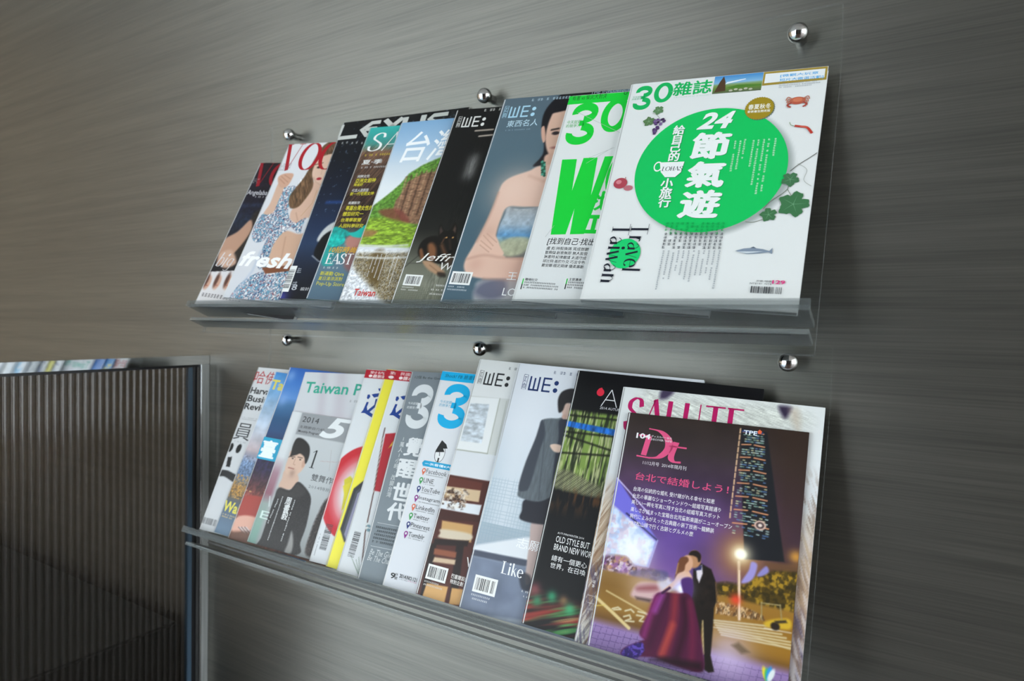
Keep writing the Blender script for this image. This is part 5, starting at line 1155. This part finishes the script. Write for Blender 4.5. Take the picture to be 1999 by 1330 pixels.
def cover_L13():
    c = Cover('L13', 'black lower magazine with red comma mark, thin white A and green light streaks', '0f0f12', .9, '101013'); v = c.view(*B3); b = c.view(*B4); s = c.view(800, 1130, 4.9975)
    c.vgrad([(0, '0e0e11'), (297, '0e0f12')])
    y0 = v((660, 290))[0][1]; y1 = v((590, 660))[0][1]
    m = np.clip((c.V - y0) / 4, 0, 1) * np.clip((y1 - c.V) / 14, 0, 1)
    c.blend(m, '2a3320'); n = fbm(c.U * .35, c.V * .03, 3); c.blend(m * np.clip((n - .42) * 6, 0, 1), '7f9a4a', .9); n2 = fbm(c.U * .6, c.V * .05, 8); c.blend(m * np.clip((n2 - .55) * 7, 0, 1), 'c3c892', .8)
    for p in (((640, 395), (870, 420)), ((650, 320), (880, 345)), ((630, 490), (850, 505)), ((640, 410), (850, 480))): c.line(v(*p) if 1 else p, 2.2, '14170f', 2, .9)
    q = v((650, 345), (860, 375), (855, 400), (645, 370)); q2 = np.vstack([q[:1], [(c.W, q[1][1] + 10)], [(c.W, q[2][1] + 12)], q[3:]]); mm = c.mask(q2, 1.5); c.blend(mm, '1f5fae'); c.tex(mm, .5, .4, .1, 4)
    mm = c.poly(v((610, 580), (660, 570), (760, 620), (810, 650), (800, 690), (700, 670), (600, 640)), '8f9070', 4, .8, True); c.blend(mm * (np.sin((c.U + c.V) * 2.6) > .2), '2a2a20', .7)
    y2 = v((560, 770))[0][1]; m = np.clip((c.V - y1 + 10) / 10, 0, 1) * np.clip((y2 - c.V) / 25, 0, 1); n = fbm(c.U * .3, c.V * .06, 21); c.blend(m * np.clip((n - .5) * 5, 0, 1), '5a3a1e', .8)
    # red and green streaks at the foot
    y3 = s((1180, 60))[0][1]; m = np.clip((c.V - y3) / 22, 0, 1)
    x = c.U * math.cos(.35) - c.V * math.sin(.35) * -1; d = c.V * .92 + c.U * .35
    n = fbm(d * .16, c.U * .01, 5); c.blend(m * np.clip((n - .42) * 4, 0, 1), 'a83a30', .9); n = fbm(d * .2, c.U * .02 + 9, 15); c.blend(m * np.clip((n - .55) * 5, 0, 1), '4f9a56', .85); n = fbm(d * .3, c.U * .02, 25); c.blend(m * np.clip((n - .6) * 6, 0, 1), 'd0b070', .6)
    for p, r, cc in (((1385, 175), 6, '2fa070'), ((1240, 210), 6, '2f8a60'), ((1500, 215), 5, '8a6a4a'), ((1560, 300), 6, '3fae78'), ((1220, 100), 7, '8a4a50')): c.glow(s(p)[0], r, cc, .8)
    disc(c, b((258, 308))[0], 4.6, 'd22a40', 'title_lettering'); rib(c, b((243, 305), (250, 288), (272, 280)), 2.0, 'd22a40', 'title_lettering')
    q = b((325, 290), (262, 402), (372, 402)); K = .05
    c.strokes([([(0, 0), (.5, 1)], K, K, False), ([(.5, 1), (1, 0)], K, K, False), ([(.2, .38), (.8, .38)], K, K, False)], lambda p: (q[1][0] + p[0] * (q[2][0] - q[1][0]), q[0][1] + (1 - p[1]) * (q[1][1] - q[0][1])), 'e0e2e2'); c.text('2014 AUTUMN', *b.b((256, 406), (378, 424)), 'd8dadb', 0, n=9, part='cover_lines')
    c.text('AUTUMN/WINTER 2014', *v.b((617, 845), (738, 854)), 'dcdedf', 0, res=1, part='cover_lines')
    for t, x, y, x2, y2, n in (('OLD STYLE BUT', 612, 862, 762, 891, 13), ('BRAND NEW WORLD', 603, 897, 758, 926, 12)): c.text(t, *v.b((x, y), (x2, y2)), 'e6e8e8', .0, n=n, part='headline')
    c.text('總有一個更心', *v.b((592, 947), (752, 974)), 'e6e8e8', 0, part='headline'); c.text('世界，在召喚', *v.b((586, 980), (745, 1007)), 'e6e8e8', 0, part='headline')
    return c
def cover_L14():
    c = Cover('L14', 'lower magazine with magenta title over white and brown fur, behind the night-street magazine', 'd5d9db', .9, 'c9cdd0'); v = c.view(*B4); s = c.view(*B5)
    c.vgrad([(0, 'd6dad9'), (60, 'd8dcdd'), (100, 'cfd2d4'), (140, 'b9a58e'), (190, 'a58a72'), (240, '7d6d6c'), (277, '8d9494')])
    m = c.mask(v((560, 300), (700, 300), (1100, 360), (1600, 420), (1640, 560), (700, 600), (520, 480)), 20, True); c.blend(m, 'c3c7bd', .7); c.tex(m, .25, .15, 1.2, 3, rot=20)
    c.poly(v((690, 290), (770, 300), (720, 350), (670, 350)), '2f2440', 5, .9, True); c.poly(v((1500, 405), (1590, 415), (1560, 480), (1530, 480)), '2a2038', 5, .95, True); c.poly(v((1580, 430), (1640, 440), (1640, 580), (1600, 520)), 'b7a896', 8, .7, True)
    left = np.clip((34 - c.U) / 6, 0, 1) * np.clip((c.V - 105) / 20, 0, 1); c.tex(left, .6, .5, .05, 6, '6b4a34', rot=25); c.tex(left, .6, .7, .05, 9, 'e2dccf', rot=25)
    low = np.clip((c.V - 190) / 15, 0, 1); c.tex(low, .7, .5, .05, 16, '4d4660', rot=-15); right = np.clip((c.U - 180) / 8, 0, 1) * np.clip((c.V - 60) / 30, 0, 1); c.tex(right, .6, .6, .06, 22, '7d6656', rot=-20); c.tex(right, .5, .5, .06, 27, 'd8d3d6', rot=-20)
    q = v((455, 338), (450, 520), (1280, 440)); h = 40
    c.word('SALUTE', (q[0][0], q[0][1]), h, v((1285, 440))[0][0] - q[0][0], 'b0175c', plain_font, .17, .045)
    c.greek(*s.b((215, 490), (232, 600)), 1, 'e6e2e0', vertical=True)
    for yv in (650, 700, 745): c.line(s((170, yv), (215, yv + 12)), .6, 'e0dede', .8, .8)
    return c
def cover_L15():
    c = Cover('L15', 'frontmost lower magazine with pink title and a couple kissing on a night street', '2a1f2c', .75, '3a2f3c'); v = c.view(*B4); s = c.view(*B5)
    U, V = c.U, c.V
    hz = s((900, 600))[0][1]
    c.vgrad([(0, '2c231f'), (35, '332a2c'), (75, '4a3550'), (110, '5a3c7c'), (hz - 8, '6a4a86'), (hz, '6a4a5c'), (250, '6a4a5c')])
    c.tex(np.ones_like(U), .25, .03, .03, 3)
    q = v((1700, 900))[0]; c.blend(np.clip((U - 130) / 40, 0, 1) * (V < hz), '33241c', .75)
    c.glow(s((1235, 370))[0], 26, 'a8742a', .8); c.glow(s((760, 200))[0], 40, '5c4a9c', .35)
    # lit billboard building, left
    c.poly(np.vstack([[(-5, v((375, 900))[0][1])], v((375, 900)), s((650, 260), (590, 460), (270, 420)), [(-5, s((270, 420))[0][1])]]), '6f6ad0', 2)
    m = c.mask(np.vstack([[(-5, s((320, 20))[0][1])], s((330, 10), (640, 280), (580, 450), (285, 380)), [(-5, s((285, 380))[0][1])]]), 3); c.blend(m, 'c9d8f0'); c.tex(m, .5, .12, .12, 5, '7f9fd0'); c.tex(m, .5, .14, .14, 9, 'f2f6fc'); c.tex(m, .35, .2, .2, 13, 'c98a9a')
    c.line(v((375, 905), (600, 1160)), 1.2, 'cfc4f4', 1.2); c.line(s((440, 80), (655, 270)), 1.6, '2c2a50', 1.2); c.line(s((655, 270), (590, 460)), 1.4, '9f9ad8', 1.4); c.glow(s((480, 350))[0], 18, 'f2f4fc', .9)
    # tower with window rows
    tw = [v((1222, 550))[0], v((1395, 560))[0]]; x0 = v((1225, 700))[0][0]
    c.poly(np.vstack([v((1235, 555), (1420, 585)), s((1500, 130), (1540, 420), (1260, 400)), v((1240, 900))]), '1c1d22', 1.5)
    rnd = random.Random(4)
    for sec in range(8):
        ya = v((1300, 560))[0][1] + 3 + sec * 13.3
        ww = 20 + sec * 1.9
        for f in range(4):
            for k in range(12):
                if rnd.random() < .62:
                    xx = x0 + 3 + k * ww / 12; yy = ya + 4 + f * 2.3; g = rnd.choice(('8fb5a0', 'bfd8d0', '6f8f88', 'd8d8a8', '5a7fb0'))
                    c.line([(xx, yy), (xx + ww / 16, yy + .2)], 1.0, g, .8, .85)
        c.line([(x0 + 2, ya + 1.5), (x0 + 2 + ww * .4, ya + .5)], 1.1, 'd8946a', .8); c.line([(x0 + 2 + ww * .55, ya + .5), (x0 + 2 + ww, ya + 1.5)], 1.1, 'd8946a', .8)
    for k in range(14):
        yy = v((1222, 560))[0][1] + k * 6.7; c.line([(x0 - 1 - k * .02, yy), (x0 - 1, yy + 4.6)], 1.2, 'e0b890', .8)
    q = s((1370, 165))[0]; c.ell(q, 5.4, 4.6, 'd0b0a0', 1); c.ell(q, 3.8, 3.2, '4a3a3c', 1); c.ell(q, 1.8, 1.6, 'e2cfc4', 1)
    q = v((1245, 570), (1390, 600)); c.poly([q[0], (q[1][0], q[0][1]), q[1], (q[0][0], q[1][1])], '24407c', 1.2, .9); c.text('TPE', *v.b((1258, 570), (1350, 600)), 'e4ecf4', .02, part='tower_sign'); c.shape([tuple(v((1368, 568))[0]), tuple(v((1384, 582))[0]), tuple(v((1378, 598))[0]), tuple(v((1358, 598))[0]), tuple(v((1352, 582))[0])], 'd8603a', 'tower_sign')
    # trees and shop lights left
    m = c.mask(s((260, 400), (420, 380), (500, 450), (640, 480), (760, 560), (640, 640), (240, 640)), 4, True); c.blend(m, '5a4050'); c.tex(m, .8, .2, .2, 31, 'd0a070'); c.tex(m, .8, .3, .3, 35, 'e0d0e0'); c.tex(m, .5, .25, .25, 37, '8a50b0'); c.glow(s((400, 560))[0], 10, 'ead8ea', .6)
    c.poly(s((470, 480), (700, 480), (720, 540), (620, 570), (500, 540)), '4a4a78', 3, .8, True)
    # trees right
    m = c.mask(np.vstack([s((1070, 640), (1060, 570), (1130, 560), (1250, 580), (1350, 520), (1450, 480), (1600, 480)), [(c.W + 3, s((1600, 480))[0][1])], [(c.W + 3, s((1590, 830))[0][1])], s((1400, 760), (1150, 700))]), 4); c.blend(m, '4a3a12'); c.tex(m, .85, .16, .16, 41, 'b08a26'); c.tex(m, .7, .3, .3, 45, '2a2410')
    c.poly(s((1400, 420), (1640, 440), (1640, 490), (1420, 470)), '6a4a30', 3, .8)
    # street
    road = np.clip((V - hz) / 3, 0, 1); g0, g1 = hz, s((900, 1000))[0][1]
    c.vgrad([(g0, '8a6a3a'), (g0 + 15, '7d5a24'), (g1 - 14, '8a6526'), (g1 - 4, '6a4a20'), (g1 + 4, '8d73a6'), (250, '6d5a86')], road)
    c.glow(s((560, 600))[0], 18, 'c9a890', .7); c.blend(road * np.clip((U - 95) / 30, 0, 1) * np.clip((g1 - V) / 10, 0, 1), '9a6c20', .6)
    m = c.mask(s((1060, 690), (1280, 740), (1400, 800), (1400, 830), (1060, 780)), 2); c.blend(m, '8a6030'); c.tex(m, .8, .7, .25, 51, 'e0c090'); c.tex(m, .6, .6, .3, 53, '3a2818')
    WL = 'd8cfae'
    for k in range(7): c.line(s((1040 + k * 10, 815 + k * 17 + 10), (1460 + k * 30, 870 + k * 27)), 1.5, WL, 1.2, .75)
    c.line(s((1030, 870), (1300, 930), (1580, 1030)), 1.0, 'c9b890', 1, .8); c.line(s((1400, 880), (1585, 915)), 1.0, 'd8cfc0', 1, .8)
    c.line(s((215, 655), (330, 760), (455, 880)), 3.2, 'd8c48c', 1.2, .9); c.line(s((300, 620), (600, 790)), 1.6, 'd0bc88', 1.2, .8); c.line(s((205, 725), (290, 720)), 1, 'd0bc60', 1, .8)
    for P in (((340, 745), (380, 735), (400, 750), (350, 752)), ((430, 760), (470, 750), (490, 770)), ((520, 765), (560, 775), (590, 790)), ((420, 800), (460, 790), (470, 815), (430, 830), (490, 835)), ((510, 790), (560, 800), (530, 830), (580, 840))): c.line(s(*P), 1.5, 'd8d0b0', 1.2, .85)
    # pavement tiles
    m = np.clip((V - g1 - 2) / 4, 0, 1); gx = np.abs(np.mod(U * .16 + (V - g1) * .03, 1) - .5) > .45; gy = np.abs(np.mod((V - g1) * .17 + U * .012, 1) - .5) > .44; c.blend(m * (gx | gy), '4a3a66', .55); c.glow(s((1150, 1060))[0], 22, 'c9b8d8', .7); c.blend(m * np.clip((U - 60) / 60, 0, 1) * np.clip((V - g1 - 26) / 10, 0, 1), '7a6440', .6)
    c.poly(s((1220, 980), (1300, 1050), (1240, 1060), (1170, 1000)), '5a4a36', 3, .7)
    # cars
    c.poly(s((470, 640), (520, 570), (600, 560), (720, 570), (740, 620), (690, 680), (600, 695), (500, 670)), 'c9a8a8', 4, 1, True); c.poly(s((520, 590), (640, 580), (650, 620), (520, 620)), '8a4a50', 5, .8, True); c.poly(s((500, 660), (620, 680), (600, 700), (510, 680)), '3a2a2c', 3, .8); c.poly(s((660, 560), (740, 540), (790, 600), (700, 620)), 'c9c8d8', 5, .8, True)
    c.poly(s((1400, 840), (1460, 820), (1560, 815), (1590, 850), (1570, 890), (1470, 880), (1410, 868)), 'c7a22c', 2.5, 1, True); c.ell(s((1475, 868))[0], 4, 3.4, '2a2018', 1.5); c.poly(s((1470, 830), (1550, 825), (1560, 845), (1480, 850)), '3a3020', 1.5)
    # lamp post, flags, signal
    c.line(s((1222, 420), (1225, 820)), 2.6, 'c9a888', 1.4); c.line(s((1225, 480), (1225, 820)), .8, 'f0dcc0', 1); c.glow(s((1235, 365))[0], 9, 'fff2cc', 1); c.ell(s((1235, 365))[0], 5, 4.5, 'fffbe8', 3); c.glow(s((1620, 385))[0], 6, 'e0a040', .8)
    c.poly(s((1240, 560), (1290, 480), (1310, 420), (1350, 440), (1330, 520), (1290, 560)), '9a90d0', 2, .95, True); c.poly(s((1350, 510), (1410, 450), (1430, 490), (1380, 520)), '8a84c4', 2, .95, True); c.glow(s((1200, 682))[0], 5, 'e0402a', .9)
    c.line(s((1380, 700), (1380, 820)), 1, '9a8a60', 1); c.line(s((1510, 720), (1520, 820)), 1, '9a8a60', 1); c.line(s((1380, 705), (1510, 722)), 1, '9a8a60', 1)
    # man
    S = '1c1511'
    c.poly(s((905, 470), (960, 430), (1030, 470), (1062, 560), (1070, 680), (1050, 740), (1040, 900), (1025, 1070), (1050, 1185), (1010, 1192), (980, 1170), (975, 1000), (965, 850), (940, 1180), (890, 1180), (890, 900), (885, 700), (900, 560)), S, 1.5); c.tex(c.mask(s((960, 440), (1070, 600), (1050, 740), (950, 740)), 3), .5, .2, .2, 61)
    c.line(s((970, 830), (975, 1060)), 1.2, 'd8c088', 1.2, .8); c.line(s((1060, 560), (1068, 690)), .8, '7a5c38', 1, .8)
    c.poly(s((925, 470), (965, 440), (970, 500), (945, 565), (930, 530)), 'd8d0d8', 1.5); c.poly(s((910, 455), (965, 445), (960, 475), (915, 480)), '2a2a58', 1.2); c.ell(s((912, 400))[0], 6.5, 8.5, 'b0805c', 1.5); c.poly(s((872, 372), (890, 345), (930, 342), (957, 370), (955, 410), (940, 420), (930, 390), (900, 375)), '1f1612', 1.5, 1, True)
    # woman
    c.poly(s((815, 470), (850, 460), (890, 510), (890, 545), (820, 560), (760, 600), (720, 630), (690, 640), (700, 610), (770, 550), (790, 500)), 'd8ac90', 1.5, 1, True); c.ell(s((862, 430))[0], 5.5, 8, 'cf9f80', 1.5); c.poly(s((800, 420), (820, 388), (860, 384), (872, 410), (850, 440), (840, 480), (800, 500), (775, 530), (790, 470)), '6a4028', 1.5, 1, True); c.line(s((800, 430), (785, 500)), 1, 'c99a60', 1.4, .7)
    c.glow(s((825, 600))[0], 9, 'c8c4ff', .95); c.glow(s((820, 605))[0], 4, 'ffffff', .9)
    c.poly(s((820, 545), (890, 530), (905, 600), (890, 680), (860, 660), (840, 650)), '4a2a6a', 2, 1, True)
    m = c.poly(s((640, 650), (700, 630), (780, 640), (880, 650), (930, 800), (965, 1000), (970, 1180), (800, 1150), (650, 1090), (560, 1080), (410, 1070), (420, 1020), (540, 970), (560, 960), (530, 910), (590, 780)), '4a1434', 2, 1, True)
    for P, w_, cc in ((((650, 670), (600, 800), (560, 930)), 5, '8a2a70'), (((720, 660), (660, 820), (600, 1000)), 6, '3a0f2c'), (((780, 660), (760, 850), (700, 1060)), 7, '8a2c34'), (((840, 680), (850, 850), (790, 1080)), 6, '2a0a1c'), (((880, 700), (900, 900), (890, 1130)), 5, '6a1c3c'), (((760, 860), (720, 960), (680, 1060)), 5, 'b0483a'), (((690, 650), (640, 760)), 4, 'a04aa8')): c.line(s(*P), w_, cc, 6, .75, True)
    m = c.mask(s((410, 1070), (430, 1020), (540, 980), (560, 1040), (500, 1090)), 2, True); c.blend(m, '2a1c5c'); c.tex(m, .7, .4, .4, 71, '6a50c0'); c.poly(s((600, 1100), (800, 1150), (970, 1180), (960, 1120), (700, 1080)), '1c0c14', 5, .8)
    c.line(s((690, 635), (740, 600)), 2.4, '3a1a3c', 1.5)
    # emblem
    for k, (a, cc) in enumerate(((-40, 'd8c83a'), (-15, '3fae6a'), (15, '2f8fd0'), (40, 'd8e0e0'))): q = s((1405 + k * 14, 1200 + (k % 2) * 12))[0]; c.ell(q, 2.2, 6, cc, 1.2, a * .5)
    # lettering
    PK = 'd8527f'
    q = v((500, 632), (560, 770), (640, 552), (920, 690), (870, 815))
    c.strokes([([(.10, .82), (.36, .82)], .06, .06, False), ([(.33, .82), (.27, .10)], .12, .05, False), ([(.12, .05), (.42, .03)], .05, .05, False), ([(.40, .03), (.62, .12), (.78, .45), (.74, .80), (.56, 1.04), (.30, 1.1)], .17, .03, True),
               ([(.93, .72), (.86, .2), (.92, .02), (1.08, .02)], .13, .06, True), ([(.78, .55), (1.16, .55)], .055, .055, False)],
              lambda p: (v((500, 632))[0][0] - 2.5 + (p[0] + .02) * 50, v((560, 560))[0][1] + (1.08 - p[1]) * 30), PK)
    c.text('104', *v.b((512, 588), (606, 626)), 'e8e6e8', .03, part='issue_lettering'); c.text('ディスカバー台北', *v.b((614, 606), (758, 620)), 'e0dce0', .01, res=1, part='issue_lettering'); c.text('DISCOVER TAIPEI', *v.b((612, 627), (756, 641)), 'e0dce0', 0, res=1, part='issue_lettering')
    c.text('11/12月号  2014年隔月刊', *v.b((556, 782), (860, 810)), 'd8d2d8', 0, part='issue_lettering')
    c.text('台北で結婚しよう！', *v.b((508, 862), (1160, 916)), PK, .008, part='headline')
    for t, x, y, x2, y2 in (('台湾の伝統的な婚礼 受け継がれる幸せと知恵', 492, 958, 1054, 1070), ('台北の華麗なショーウィンドウ～結婚写真館通り', 486, 1006, 1098, 1126), ('美しい一瞬を写真に残す台北の結婚写真スポット', 478, 1050, 1090, 1175), ('楽しさが詰まった宝箱台北児童新楽園がニューオープン', 472, 1100, 1176, 1235), ('現代によみがえった古典籍の装丁技術～龍鱗装', 466, 1146, 1050, 1266), ('MRT松山線で行く古跡とグルメの旅', 458, 1192, 906, 1285)):
        p = v((x, y)); h = 4.9; u2 = v((x2, y2))[0][0]; c.text(t, p[0] + [0, .6], (u2, p[0][1] + .6 + h), 'e8e4ea', .006, res=1, part='cover_lines')
    return c

for fn in (cover_U1, cover_U2, cover_U3, cover_U4, cover_U5, cover_U6, cover_U7, cover_U8, cover_U9,
           cover_L1, cover_L2, cover_L3, cover_L4, cover_L5, cover_L6, cover_L7, cover_L8, cover_L9, cover_L10, cover_L11, cover_L12, cover_L13, cover_L14, cover_L15):
    fn().build()
bpy.data.objects.remove(_to); bpy.data.curves.remove(_tc)
